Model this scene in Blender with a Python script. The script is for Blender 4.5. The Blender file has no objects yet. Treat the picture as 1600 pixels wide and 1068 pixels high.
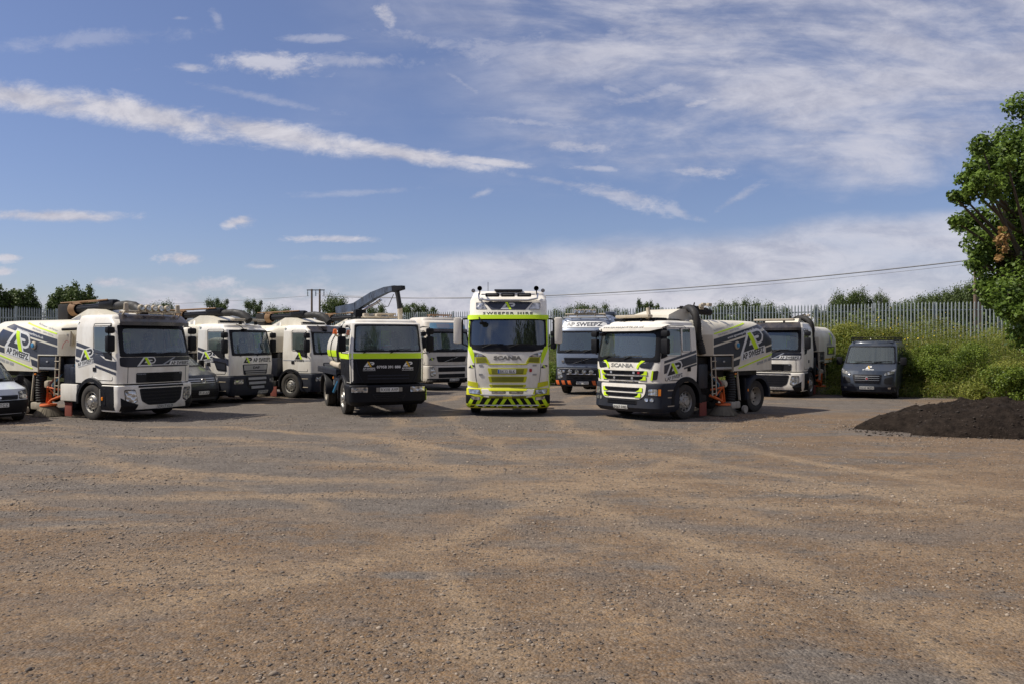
import bpy, bmesh, math, random
import numpy as np
from mathutils import Vector, Matrix, noise
R = math.radians
C = bpy.context.scene.collection
SC = bpy.context.scene

# ------------------------------------------------------------------ camera, sky, sun, exposure
EYE = 2.2
cam_d = bpy.data.cameras.new('camera'); cam = bpy.data.objects.new('camera', cam_d); C.objects.link(cam)
cam_d.sensor_width = 36; cam_d.lens = 28.0; cam_d.clip_end = 6000; cam_d.clip_start = 0.1
cam.location = (0, 0, EYE); cam.rotation_euler = (R(90), 0, 0)
SC.camera = cam
SUN_EL, SUN_AZ = 50.0, -93.0        # azimuth measured from +Y (view direction) towards +X
sd = bpy.data.lights.new('sun', 'SUN'); sun = bpy.data.objects.new('sun', sd); C.objects.link(sun)
sd.energy = 4.3; sd.angle = R(0.9); sd.color = (1.0, 0.93, 0.82)
_s = Vector((math.sin(R(SUN_AZ)) * math.cos(R(SUN_EL)), math.cos(R(SUN_AZ)) * math.cos(R(SUN_EL)), math.sin(R(SUN_EL))))
sun.rotation_euler = (-_s).to_track_quat('-Z', 'Y').to_euler()
sun.location = _s * 60
SC.view_settings.view_transform = 'Standard'; SC.view_settings.look = 'None'
SC.view_settings.gamma = 1; SC.view_settings.exposure = 0.28
SC.cycles.max_bounces = 6; SC.cycles.transparent_max_bounces = 12

def make_world():
    w = bpy.data.worlds.new('World'); SC.world = w; w.use_nodes = True
    nt = w.node_tree; nt.nodes.clear(); N = nt.nodes.new; L = nt.links.new
    def m(op, a, b=None, c=None, clamp=False):
        n = N('ShaderNodeMath'); n.operation = op; n.use_clamp = clamp
        for i, x in enumerate((a, b, c)):
            if x is None: continue
            if isinstance(x, (int, float)): n.inputs[i].default_value = x
            else: L(x, n.inputs[i])
        return n.outputs[0]
    def mr(x, a, b, c, d):
        n = N('ShaderNodeMapRange'); n.interpolation_type = 'SMOOTHSTEP'
        L(x, n.inputs[0])
        for i, q in enumerate((a, b, c, d)): n.inputs[i + 1].default_value = q
        return n.outputs[0]
    out = N('ShaderNodeOutputWorld'); bg = N('ShaderNodeBackground'); bg.inputs[1].default_value = 0.1
    L(bg.outputs[0], out.inputs[0])
    sky = N('ShaderNodeTexSky'); sky.sky_type = 'NISHITA'; sky.sun_disc = False
    sky.sun_elevation = R(SUN_EL); sky.sun_rotation = R(SUN_AZ)
    sky.air_density = 1.0; sky.dust_density = 0.5; sky.ozone_density = 3.0; sky.altitude = 0
    tc = N('ShaderNodeTexCoord'); sp = N('ShaderNodeSeparateXYZ'); L(tc.outputs['Generated'], sp.inputs[0])
    ay = m('MAXIMUM', m('ABSOLUTE', sp.outputs[1]), 0.08)
    u = m('DIVIDE', sp.outputs[0], ay); v = m('DIVIDE', sp.outputs[2], ay)
    cb = N('ShaderNodeCombineXYZ'); L(u, cb.inputs[0]); L(v, cb.inputs[1]); uv = cb.outputs[0]
    def nz(scale, sx, sy, rot, det=8, rough=.6, dist=0.0, off=0.0):
        mp = N('ShaderNodeMapping'); L(uv, mp.inputs[0]); mp.inputs['Scale'].default_value = (sx, sy, 1)
        mp.inputs['Rotation'].default_value = (0, 0, rot); mp.inputs['Location'].default_value = (off, off * .7, off)
        n = N('ShaderNodeTexNoise'); L(mp.outputs[0], n.inputs['Vector']); n.inputs['Scale'].default_value = scale
        n.inputs['Detail'].default_value = det; n.inputs['Roughness'].default_value = rough; n.inputs['Distortion'].default_value = dist
        return n.outputs[0]
    fine = nz(14, 1, 2.2, -.15, 9, .68, .4)
    mid = nz(5, 1, 2.5, -.1, 7, .6, .3, 3.1)
    streak = nz(3.2, 1, 4.5, .32, 9, .62, .6, 7.7)
    broad = nz(1.6, 1, 1.8, .2, 5, .5, .2, 12.3)
    broad2 = nz(2.1, 1, 2.4, .38, 6, .55, .5, 33.0)
    fm = m('SUBTRACT', fine, .5); mm = m('SUBTRACT', mid, .5)
    xfine = m('SUBTRACT', nz(46, 1, 1.7, -.2, 8, .7, .5, 21.0), .5)
    wob = m('ADD', m('ADD', m('MULTIPLY', fm, 2.3), m('MULTIPLY', mm, 1.4)), m('MULTIPLY', xfine, 1.3))
    total = None
    def acc(x):
        nonlocal total
        total = x if total is None else m('MAXIMUM', total, x)
    def ell(px, py, rx, ry, ang=0.0, st=.8, k=1.0, soft=1.0):
        mp = N('ShaderNodeMapping'); mp.vector_type = 'TEXTURE'; L(uv, mp.inputs[0])
        mp.inputs['Location'].default_value = ((px - 800) / 1244, (533 - py) / 1244, 0)
        mp.inputs['Rotation'].default_value = (0, 0, -R(ang)); mp.inputs['Scale'].default_value = (rx / 1244, ry / 1244, 1)
        ln = N('ShaderNodeVectorMath'); ln.operation = 'LENGTH'; L(mp.outputs[0], ln.inputs[0])
        x = m('ADD', m('SUBTRACT', 1.0, ln.outputs['Value']), m('MULTIPLY', wob, k) if k != 1 else wob)
        acc(mr(x, 0.0, soft, 0.0, st))
    for e in [(40, 152, 190, 28, 9, 1, .5, .8), (230, 180, 230, 30, 11, 1, .5, .8), (430, 208, 230, 26, 11, 1, .5, .8), (620, 238, 200, 17, 9, 1, .55, .8), (760, 252, 110, 9, 6, .9, .6, .8),
              (90, 337, 150, 13, 1, .95, .6, .8), (376, 345, 36, 12, -8, 1, 1.0, .9), (285, 404, 52, 12, 0, 1, 1.0, .9), (10, 402, 30, 8, 0, .9, 1.0, .9), (5, 424, 24, 9, 0, .9, 1.0, .9),
              (425, 100, 110, 22, 4, .75), (300, 105, 40, 9, 4, .6), (560, 95, 120, 16, 0, .45), (280, 28, 22, 5, 0, .4), (340, 30, 25, 10, 60, .3),
              (520, 373, 90, 7, 0, .8, 1.0, .9), (560, 402, 120, 8, 0, .4), (895, 226, 130, 15, 4, .6), (970, 305, 110, 18, 14, .6), (1060, 330, 60, 9, 20, .45),
              (1095, 266, 70, 14, 3, .6), (745, 305, 30, 7, -20, .45), (600, 20, 34, 22, 50, .75), (790, 75, 150, 34, -6, .4), (960, 60, 120, 30, -25, .4), (1010, 150, 150, 16, -14, .5), (1090, 160, 90, 9, -14, .7), (650, 60, 110, 18, 10, .35), (500, 60, 90, 8, 0, .4), (400, 150, 160, 9, 12, .3), (150, 60, 180, 16, -4, .25), (820, 190, 120, 8, 6, .45), (560, 300, 120, 7, -3, .25), (930, 262, 70, 6, 2, .5), (880, 285, 120, 9, 10, .4), (1130, 240, 90, 7, -6, .4), (960, 140, 60, 10, 20, .4), (870, 110, 60, 30, 30, .4), (725, 130, 70, 9, 35, .35),
              (1180, 215, 110, 8, -8, .35), (1150, 310, 60, 10, -30, .4), (330, 445, 60, 14, 0, .8, 1.0, .9), (170, 440, 40, 10, 0, .8, 1.0, .9), (400, 455, 90, 14, 0, .7, 1.0, .9), (410, 415, 30, 5, 0, .6)]:
        ell(*e)
    # thin high veil over the upper right, banked haze above the right horizon
    vr = m('ADD', m('MULTIPLY', u, 1.1), m('MULTIPLY', v, .9))
    veil = m('MULTIPLY', mr(m('ADD', vr, m('MULTIPLY', m('SUBTRACT', broad, .5), 1.3)), -.08, .62, 0, 1), mr(m('ADD', m('ADD', m('MULTIPLY', streak, .55), m('MULTIPLY', broad2, .37)), m('MULTIPLY', fine, .08)), .38, .58, .10, 1))
    gap = mr(m('ADD', v, m('MULTIPLY', mm, .22)), .18, .27, 0, 1)
    acc(m('MULTIPLY', m('MULTIPLY', veil, gap), .78))
    low = m('MULTIPLY', mr(m('ADD', m('SUBTRACT', m('ADD', .125, m('MULTIPLY', u, .085)), v), m('MULTIPLY', mm, .045)), -.004, .03, 0, 1),
            mr(u, -.27, -.02, 0, 1))
    acc(m('MULTIPLY', low, mr(streak, .25, .7, .5, .85)))
    cum = m('MULTIPLY', mr(m('ADD', m('SUBTRACT', .085, v), m('MULTIPLY', mm, .16)), .0, .05, 0, 1), mr(mid, .44, .56, .15, 1))
    acc(m('MULTIPLY', cum, .95))
    zpos = mr(sp.outputs[2], -.01, .02, 0, 1)
    fac = m('MULTIPLY', total, zpos)
    shade = mr(m('ADD', m('MULTIPLY', fine, .6), m('MULTIPLY', mid, .4)), .36, .62, 0, 1)
    cc = N('ShaderNodeMix'); cc.data_type = 'RGBA'; L(shade, cc.inputs[0])
    cc.inputs[6].default_value = (3.7, 3.75, 4.5, 1); cc.inputs[7].default_value = (5.6, 5.5, 6.0, 1)
    # haze towards the horizon whitens the blue a little
    tint = N('ShaderNodeMix'); tint.data_type = 'RGBA'; tint.blend_type = 'MULTIPLY'; tint.inputs[0].default_value = 1
    L(sky.outputs[0], tint.inputs[6]); tint.inputs[7].default_value = (.72, .70, .84, 1)
    veilc = N('ShaderNodeMix'); veilc.data_type = 'RGBA'; veilc.inputs[0].default_value = .12
    L(tint.outputs[2], veilc.inputs[6]); veilc.inputs[7].default_value = (2.6, 2.7, 3.6, 1)
    mx = N('ShaderNodeMix'); mx.data_type = 'RGBA'; L(fac, mx.inputs[0]); L(veilc.outputs[2], mx.inputs[6]); L(cc.outputs[2], mx.inputs[7])
    L(mx.outputs[2], bg.inputs[0])
make_world()

# ------------------------------------------------------------------ materials
MATS = {}
def nodes(name):
    m = bpy.data.materials.new(name); m.use_nodes = True; nt = m.node_tree
    return m, nt, nt.nodes['Principled BSDF'], nt.nodes.new, nt.links.new
def mat(name, rgb, rough=.5, metal=0.0, dirt=0.0, coat=0.0, dscale=3.0, dcol=(.16, .125, .085), bump=0.0, bscale=40.0, var=0.0, spec=.5):
    if name in MATS: return MATS[name]
    m, nt, b, N, L = nodes(name)
    b.inputs['Roughness'].default_value = rough; b.inputs['Metallic'].default_value = metal
    b.inputs['Base Color'].default_value = (*rgb, 1); b.inputs['Coat Weight'].default_value = coat; b.inputs['Coat Roughness'].default_value = .12
    b.inputs['Specular IOR Level'].default_value = spec
    tc = N('ShaderNodeTexCoord')
    if dirt > 0:
        mp = N('ShaderNodeMapping'); L(tc.outputs['Object'], mp.inputs[0]); mp.inputs['Scale'].default_value = (1, 1, .35)
        n = N('ShaderNodeTexNoise'); L(mp.outputs[0], n.inputs['Vector']); n.inputs['Scale'].default_value = dscale; n.inputs['Detail'].default_value = 8; n.inputs['Roughness'].default_value = .65
        mr = N('ShaderNodeMapRange'); L(n.outputs[0], mr.inputs[0]); mr.inputs[1].default_value = .38; mr.inputs[2].default_value = .75; mr.inputs[4].default_value = dirt
        mx = N('ShaderNodeMix'); mx.data_type = 'RGBA'; L(mr.outputs[0], mx.inputs[0]); mx.inputs[6].default_value = (*rgb, 1); mx.inputs[7].default_value = (*dcol, 1)
        L(mx.outputs[2], b.inputs['Base Color'])
        r2 = N('ShaderNodeMapRange'); L(mr.outputs[0], r2.inputs[0]); r2.inputs[2].default_value = max(dirt, .01); r2.inputs[3].default_value = rough; r2.inputs[4].default_value = min(1, rough + .35)
        L(r2.outputs[0], b.inputs['Roughness'])
    if bump > 0:
        n = N('ShaderNodeTexNoise'); L(tc.outputs['Object'], n.inputs['Vector']); n.inputs['Scale'].default_value = bscale; n.inputs['Detail'].default_value = 4
        bp = N('ShaderNodeBump'); L(n.outputs[0], bp.inputs['Height']); bp.inputs['Strength'].default_value = bump; bp.inputs['Distance'].default_value = .01
        L(bp.outputs[0], b.inputs['Normal'])
    MATS[name] = m; return m
WHITE = mat('white_paint', (.85, .815, .73), .32, dirt=.52, coat=.4, dscale=2.6, dcol=(.44, .37, .27))
CREAM = mat('hopper_paint', (.74, .695, .57), .42, dirt=.45, coat=.15, dscale=1.8, dcol=(.42, .34, .22))
PLATE = mat('front_plate_paint', (.52, .47, .37), .5, dirt=.5, dscale=2.5, dcol=(.33, .26, .17))
NAVY = mat('navy_vinyl', (.022, .026, .046), .3, dirt=.15, coat=.25, dcol=(.07, .065, .06))
STEEL_NAVY = mat('navy_panel', (.008, .011, .022), .35, dirt=.15, dcol=(.06, .055, .05))
LIME = mat('lime_vinyl', (.60, .84, .008), .45, dirt=.1, dcol=(.3, .4, .02))
YEL = mat('yellow_paint', (.60, .60, .010), .45, dirt=.15, dcol=(.3, .3, .03))
YELMESH = mat('yellow_mesh', (.20, .20, .012), .6, bump=.6, bscale=90)
BLACK = mat('black_plastic', (.004, .0045, .007), .42, dirt=.12, dcol=(.035, .03, .027), spec=.25)
DARK = mat('dark_recess', (.006, .006, .008), .7)
CHASSIS = mat('chassis_black', (.009, .009, .010), .6, dirt=.4, dcol=(.06, .045, .03), dscale=5, spec=.3)
BUMP = mat('bumper_plastic', (.014, .018, .029), .5, dirt=.2, dcol=(.065, .055, .05), spec=.3)
SILVER = mat('silver_trim', (.42, .43, .44), .35, metal=.6, dirt=.25)
GREYTX = mat('grey_letters', (.30, .29, .26), .35, metal=.5)
ALU = mat('alloy_rim', (.46, .45, .42), .35, metal=.7, dirt=.5, dcol=(.16, .13, .09), dscale=9)
RIMW = mat('dusty_rim', (.42, .38, .31), .6, dirt=.5, dscale=9)
TYRE = mat('tyre_rubber', (.022, .021, .020), .8, dirt=.6, dcol=(.085, .068, .05), dscale=7, bump=.4, bscale=30)
RUBBER = mat('black_rubber', (.010, .010, .011), .6, dirt=.3, dcol=(.07, .06, .045))
ORANGE = mat('orange_paint', (.68, .13, .02), .5, dirt=.3, dcol=(.2, .1, .05))
AMBER = mat('amber_lens', (.85, .24, .01), .25, coat=.5)
REDR = mat('red_rubber', (.22, .045, .03), .7, dirt=.4, dcol=(.12, .07, .05))
REDD = mat('red_badge', (.35, .02, .03), .4)
BLUE = mat('blue_plastic', (.03, .22, .42), .4, dirt=.2)
CHROME = mat('chrome', (.62, .62, .62), .18, metal=1.0, dirt=.2)
RUST = mat('rusty_steel', (.24, .13, .06), .75, dirt=.5, dcol=(.35, .25, .14))
GALV = mat('galvanised_steel', (.33, .37, .38), .5, metal=.3, dirt=.5, dcol=(.15, .15, .13), dscale=6)
INT = mat('cab_trim', (.045, .05, .055), .8)
INTL = mat('light_cab_trim', (.62, .66, .62), .85)
SEAT = mat('seat_cloth', (.05, .07, .09), .9)
NUTC = mat('nut_marker', (.50, .58, .10), .5, dirt=.3)
GREY = mat('grey_paint', (.19, .23, .31), .32, metal=.15, dirt=.2, coat=.5, dcol=(.2, .18, .15))
SLATE = mat('slate_paint', (.036, .048, .070), .32, metal=.3, dirt=.2, coat=.35, dcol=(.13, .12, .1))
DGREY = mat('dark_grey_paint', (.040, .046, .055), .3, metal=.4, dirt=.2, coat=.6, dcol=(.12, .1, .09))
ICE = mat('pale_blue_paint', (.60, .64, .70), .3, metal=.1, dirt=.15, coat=.5, dcol=(.4, .37, .32))
PLW = mat('plate_white', (.66, .66, .62), .4, dirt=.2)
INK = mat('black_ink', (.012, .012, .014), .5)
DECW = mat('white_vinyl', (.70, .70, .68), .4, dirt=.15, dcol=(.45, .42, .36))
DECG = mat('grey_vinyl', (.30, .32, .36), .4)
GOLD = mat('golden_vinyl', (.70, .42, .02), .45)
BLUV = mat('blue_vinyl', (.03, .12, .5), .4)
SKYV = mat('sky_blue_panel', (.16, .34, .48), .3, dirt=.3)
BRIS = mat('broom_bristle', (.20, .17, .12), .9, dirt=.5, dcol=(.07, .06, .05))
WOOD = mat('weathered_pole', (.17, .12, .085), .85, dirt=.5, dcol=(.08, .065, .05), bump=.5, bscale=12)
CABLE = mat('cable', (.20, .20, .21), .6)
DUSTW = mat('dusty_white', (.48, .42, .32), .6, dirt=.5, dcol=(.3, .22, .13))
VISOR = mat('smoked_visor', (.018, .017, .022), .25, dirt=.35, coat=.5, dcol=(.16, .12, .085), dscale=4)
EXT = mat('extinguisher', (.30, .26, .2), .4, dirt=.5)

def glass(name, rgb, refl, trans=.8):
    m, nt, b, N, L = nodes(name); nt.nodes.remove(b)
    out = nt.nodes['Material Output']; tr = N('ShaderNodeBsdfTransparent'); tr.inputs[0].default_value = (*rgb, 1)
    gl = N('ShaderNodeBsdfGlossy'); gl.inputs['Roughness'].default_value = .02; gl.inputs[0].default_value = (.9, .95, 1, 1)
    df = N('ShaderNodeBsdfDiffuse'); df.inputs[0].default_value = (.36, .42, .39, 1)
    fr = N('ShaderNodeFresnel'); fr.inputs[0].default_value = refl
    m1 = N('ShaderNodeMixShader'); m1.inputs[0].default_value = 1 - trans; L(tr.outputs[0], m1.inputs[1]); L(df.outputs[0], m1.inputs[2])
    m2 = N('ShaderNodeMixShader'); L(fr.outputs[0], m2.inputs[0]); L(m1.outputs[0], m2.inputs[1]); L(gl.outputs[0], m2.inputs[2])
    L(m2.outputs[0], out.inputs[0]); return m
GLASS = glass('windscreen_glass', (.74, .96, .92), 1.95, .87)
GLASST = glass('tinted_glass', (.10, .14, .14), 2.2, .96)
def lens(name):
    m, nt, b, N, L = nodes(name)
    b.inputs['Base Color'].default_value = (.55, .56, .56, 1); b.inputs['Metallic'].default_value = .7; b.inputs['Roughness'].default_value = .15
    tc = N('ShaderNodeTexCoord'); n = N('ShaderNodeTexVoronoi'); n.inputs['Scale'].default_value = 9; L(tc.outputs['Object'], n.inputs[0])
    mx = N('ShaderNodeMix'); mx.data_type = 'RGBA'; L(n.outputs['Distance'], mx.inputs[0]); mx.inputs[6].default_value = (.12, .12, .12, 1); mx.inputs[7].default_value = (.85, .85, .83, 1)
    L(mx.outputs[2], b.inputs['Base Color']); bp = N('ShaderNodeBump'); bp.inputs['Strength'].default_value = .6; bp.inputs['Distance'].default_value = .03; L(n.outputs['Distance'], bp.inputs['Height']); L(bp.outputs[0], b.inputs['Normal'])
    return m
LENS = lens('headlamp_lens')

# ------------------------------------------------------------------ mesh helpers
class MB:
    def __init__(s): s.v = []; s.f = []; s.mi = []; s.mats = []
    def _m(s, m):
        if m is None: return 0
        if m not in s.mats: s.mats.append(m)
        return s.mats.index(m)
    def add(s, vs, fs, m=None):
        k = s._m(m); b = len(s.v); s.v += [tuple(p) for p in vs]
        for f in fs: s.f.append(tuple(b + i for i in f)); s.mi.append(k)
        return s
    def box(s, c, d, bev=0.0, m=None, rot=None):
        bm = bmesh.new(); bmesh.ops.create_cube(bm, size=1)
        for q in bm.verts: q.co = Vector((q.co.x * d[0], q.co.y * d[1], q.co.z * d[2]))
        if bev > 0: bmesh.ops.bevel(bm, geom=bm.edges[:], offset=min(bev, min(d) * .45), segments=2, profile=.6, affect='EDGES')
        M_ = Matrix.Translation(c) @ (rot.to_matrix().to_4x4() if rot else Matrix())
        bm.verts.index_update(); vs = [M_ @ q.co for q in bm.verts]; fs = [[q.index for q in f.verts] for f in bm.faces]; bm.free()
        return s.add(vs, fs, m)
    def tube(s, pts, r, seg=8, m=None, caps=True):
        pts = [Vector(p) for p in pts]; rr = r if isinstance(r, (list, tuple)) else [r] * len(pts)
        vs = []; fs = []; up = Vector((0, 0, 1))
        for i, p in enumerate(pts):
            t = (pts[min(i + 1, len(pts) - 1)] - pts[max(i - 1, 0)]).normalized()
            a = t.cross(up if abs(t.z) < .95 else Vector((1, 0, 0))).normalized(); b = t.cross(a)
            for k in range(seg):
                an = 2 * math.pi * k / seg; vs.append(p + (a * math.cos(an) + b * math.sin(an)) * rr[i])
        for i in range(len(pts) - 1):
            for k in range(seg):
                a0 = i * seg + k; a1 = i * seg + (k + 1) % seg; fs.append((a0, a1, a1 + seg, a0 + seg))
        if caps: fs.append(tuple(range(seg))[::-1]); fs.append(tuple(range((len(pts) - 1) * seg, len(pts) * seg)))
        return s.add(vs, fs, m)
    def lathe(s, prof, c=(0, 0, 0), axis='x', seg=32, m=None, close=False, wob=None):
        vs = []; fs = []; n = len(prof)
        for k in range(seg):
            a = 2 * math.pi * k / seg
            for (h, r) in prof:
                p, q = r * math.cos(a), r * math.sin(a)
                d = (h, p, q) if axis == 'x' else ((p, q, h) if axis == 'z' else (p, h, q))
                vs.append((c[0] + d[0], c[1] + d[1], c[2] + d[2]))
        for k in range(seg):
            for j in range(n - 1):
                a0 = k * n + j; b0 = ((k + 1) % seg) * n + j; fs.append((a0, b0, b0 + 1, a0 + 1))
        return s.add(vs, fs, m)
    def prism(s, poly, axis, a, b, m=None):
        # poly in the two other axes: axis x -> (y,z), y -> (x,z), z -> (x,y)
        n = len(poly); vs = []
        for h in (a, b):
            for (p, q) in poly: vs.append({'x': (h, p, q), 'y': (p, h, q), 'z': (p, q, h)}[axis])
        fs = [tuple(range(n)), tuple(range(2 * n - 1, n - 1, -1))] + [(i, (i + 1) % n, n + (i + 1) % n, n + i) for i in range(n)]
        return s.add(vs, fs, m)
    def build(s, name, m=None, parent=None, smooth=38, label=None):
        cut = getattr(s, 'cuts', [])
        if len(cut) > 1 and name == 'lettering':
            lo = [c for c in cut]; lo[0] = (0, 0); ends = lo[1:] + [(len(s.v), len(s.f))]; o = None
            for (v0, f0), (v1, f1) in zip(lo, ends):
                q = MB(); q.v = s.v[v0:v1]; q.f = [tuple(i - v0 for i in f) for f in s.f[f0:f1]]; ks = sorted(set(s.mi[f0:f1])); q.mats = [s.mats[k] for k in ks] if s.mats else []; q.mi = [ks.index(k) for k in s.mi[f0:f1]]
                o = q.build(name, m, parent, smooth, label)
            return o
        me = bpy.data.meshes.new(name); me.from_pydata(s.v, [], s.f)
        ms = s.mats if s.mats else [m]
        if s.mats and m is not None: ms = [m if x is None else x for x in s.mats]
        for x in ms: me.materials.append(x)
        if len(ms) > 1: me.polygons.foreach_set('material_index', s.mi)
        if smooth:
            me.polygons.foreach_set('use_smooth', [True] * len(me.polygons)); me.set_sharp_from_angle(angle=R(smooth))
        me.update(); o = bpy.data.objects.new(name, me); C.objects.link(o); o.parent = parent
        if label: o['label'] = label
        return o
def clean(o, dist=1e-5):
    bm = bmesh.new(); bm.from_mesh(o.data); bmesh.ops.recalc_face_normals(bm, faces=bm.faces); bm.to_mesh(o.data); bm.free()
def thing(name, label, cat, loc=(0, 0, 0), rz=0.0, group=None):
    o = bpy.data.objects.new(name, None); C.objects.link(o); o.location = loc; o.rotation_euler = (0, 0, rz); o.empty_display_size = .3
    o['label'] = label; o['category'] = cat
    if group: o['group'] = group
    return o
def tag(o, label=None, cat=None, group=None, kind=None):
    for k, v_ in (('label', label), ('category', cat), ('group', group), ('kind', kind)):
        if v_: o[k] = v_
    return o

# 2-D shapes laid on surfaces: surf(u, v, off) -> point
def rpoly(pts, r=.05, n=4):
    out = []; N_ = len(pts)
    for i in range(N_):
        p = Vector(pts[i]); a = Vector(pts[i - 1]); b = Vector(pts[(i + 1) % N_])
        rr = r[i] if isinstance(r, (list, tuple)) else r
        da = (a - p); db = (b - p); ra = min(rr, da.length * .45); rb = min(rr, db.length * .45)
        A = p + da.normalized() * ra; B = p + db.normalized() * rb
        for k in range(n + 1):
            t = k / n; out.append(tuple((1 - t) ** 2 * A + 2 * t * (1 - t) * p + t * t * B))
    return out
def rect(u0, v0, u1, v1): return [(u0, v0), (u1, v0), (u1, v1), (u0, v1)]
def plate(mb, surf, poly, off=.006, depth=.03, step=.1, m=None):
    bm = bmesh.new(); f = bm.faces.new([bm.verts.new((p[0], p[1], 0)) for p in poly])
    us = [p[0] for p in poly]; vs_ = [p[1] for p in poly]
    for ax, lo, hi in ((0, min(us), max(us)), (1, min(vs_), max(vs_))):
        k = math.ceil(lo / step + 1e-6)
        while k * step < hi - 1e-4:
            co = [0, 0, 0]; no = [0, 0, 0]; co[ax] = k * step; no[ax] = 1
            bmesh.ops.bisect_plane(bm, geom=bm.verts[:] + bm.edges[:] + bm.faces[:], plane_co=co, plane_no=no); k += 1
    bmesh.ops.triangulate(bm, faces=bm.faces[:]); bm.verts.index_update()
    vs = [surf(q.co.x, q.co.y, off) for q in bm.verts]; fs = [[q.index for q in g.verts] for g in bm.faces]; n = len(vs)
    if depth:
        vs += [surf(q.co.x, q.co.y, off - depth) for q in bm.verts]
        for e in bm.edges:
            if e.is_boundary: a, b = e.verts[0].index, e.verts[1].index; fs.append((a, b, b + n, a + n))
    bm.free(); mb.add(vs, fs, m); return mb
def ring(mb, surf, outer, inner, off=.006, depth=.03, m=None):
    n = len(outer); K = 5; vs = []; fs = []
    for k in range(K): vs += [surf(a[0] + (b[0] - a[0]) * k / (K - 1), a[1] + (b[1] - a[1]) * k / (K - 1), off) for a, b in zip(outer, inner)]
    vs += [surf(*p, off - depth) for p in outer] + [surf(*p, off - depth) for p in inner]
    for i in range(n):
        j = (i + 1) % n
        for k in range(K - 1): fs.append((k * n + i, k * n + j, (k + 1) * n + j, (k + 1) * n + i))
        fs += [(i, j, K * n + j, K * n + i), ((K - 1) * n + i, (K - 1) * n + j, (K + 1) * n + j, (K + 1) * n + i)]
    return mb.add(vs, fs, m)
def densify(poly, step=.08):
    out = []
    for i in range(len(poly)):
        a = Vector(poly[i]); b = Vector(poly[(i + 1) % len(poly)]); k = max(1, int((b - a).length / step))
        for t in range(k): out.append(tuple(a.lerp(b, t / k)))
    return out
_tc = {}
def text_mesh(s, bold=.018, sp=1.0):
    key = (s, bold, sp)
    if key not in _tc:
        cu = bpy.data.curves.new('t', 'FONT'); cu.body = s; cu.size = 1; cu.offset = bold; cu.resolution_u = 2; cu.space_character = sp
        o = bpy.data.objects.new('t', cu); C.objects.link(o); dg = bpy.context.evaluated_depsgraph_get(); dg.update()
        me = o.evaluated_get(dg).to_mesh(); vs = np.array([v.co[:2] for v in me.vertices]); fs = [tuple(p.vertices) for p in me.polygons]
        o.evaluated_get(dg).to_mesh_clear(); bpy.data.objects.remove(o); bpy.data.curves.remove(cu)
        lo = vs.min(0); hi = vs.max(0); vs = (vs - lo); _tc[key] = (vs, fs, hi - lo)
    return _tc[key]
def placer(c, ang=0.0, flip=1):
    d = (flip * math.cos(ang), flip * math.sin(ang)); u = (-math.sin(ang), math.cos(ang))
    return lambda a, b: (c[0] + a * d[0] + b * u[0], c[1] + a * d[1] + b * u[1])
def text(mb, surf, s, c, h, width=None, off=.008, ang=0.0, flip=1, bold=.018, sp=1.0, m=None, shear=0.0):
    mb.cuts = getattr(mb, 'cuts', []) + [(len(mb.v), len(mb.f))]
    vs, fs, sz = text_mesh(s, bold, sp); k = h / sz[1]; kx = (width / sz[0]) if width else k; P = placer(c, ang, flip)
    out = []
    for a, b in vs:
        aa = (a - sz[0] / 2) * kx + shear * (b - sz[1] / 2) * k; bb = (b - sz[1] / 2) * k; u, v = P(aa, bb); out.append(surf(u, v, off))
    return mb.add(out, fs, m)
LOGO_A = [(0, 0), (.80, 1.0), (.98, .72), (.68, .32), (1.04, .32), (1.2, 0)]
LOGO_S = [(.66, 1.06), (1.06, 1.06), (1.64, -.04), (1.26, -.04)]
LOGO_P = [(1.2, 1), (1.85, 1), (2.08, .92), (2.2, .69), (2.08, .46), (1.85, .36), (1.62, .36), (1.46, .6), (1.78, .6), (1.88, .68), (1.78, .76), (1.34, .76)]
def logo(mb, surf, c, h, off=.012, ang=0.0, flip=1, col=None, slash=None, back=None):
    P = placer(c, ang, flip); q = lambda pl, g=0: [P((x - 1.1) * h, (y - .5) * h) for x, y in pl]
    if back:
        plate(mb, surf, q([(-.35, -.12), (.62, 1.14), (1.9, 1.14), (2.2, 1.04), (2.36, .68), (2.2, .34), (1.9, .22), (1.66, .22), (1.82, -.12)]), off - .0018, 0, .06, m=back)
    plate(mb, surf, q(LOGO_A), off, 0, m=col); plate(mb, surf, q(LOGO_P), off, 0, m=col)
    plate(mb, surf, q(LOGO_S), off + .0018, 0, m=slash or LIME)

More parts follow.
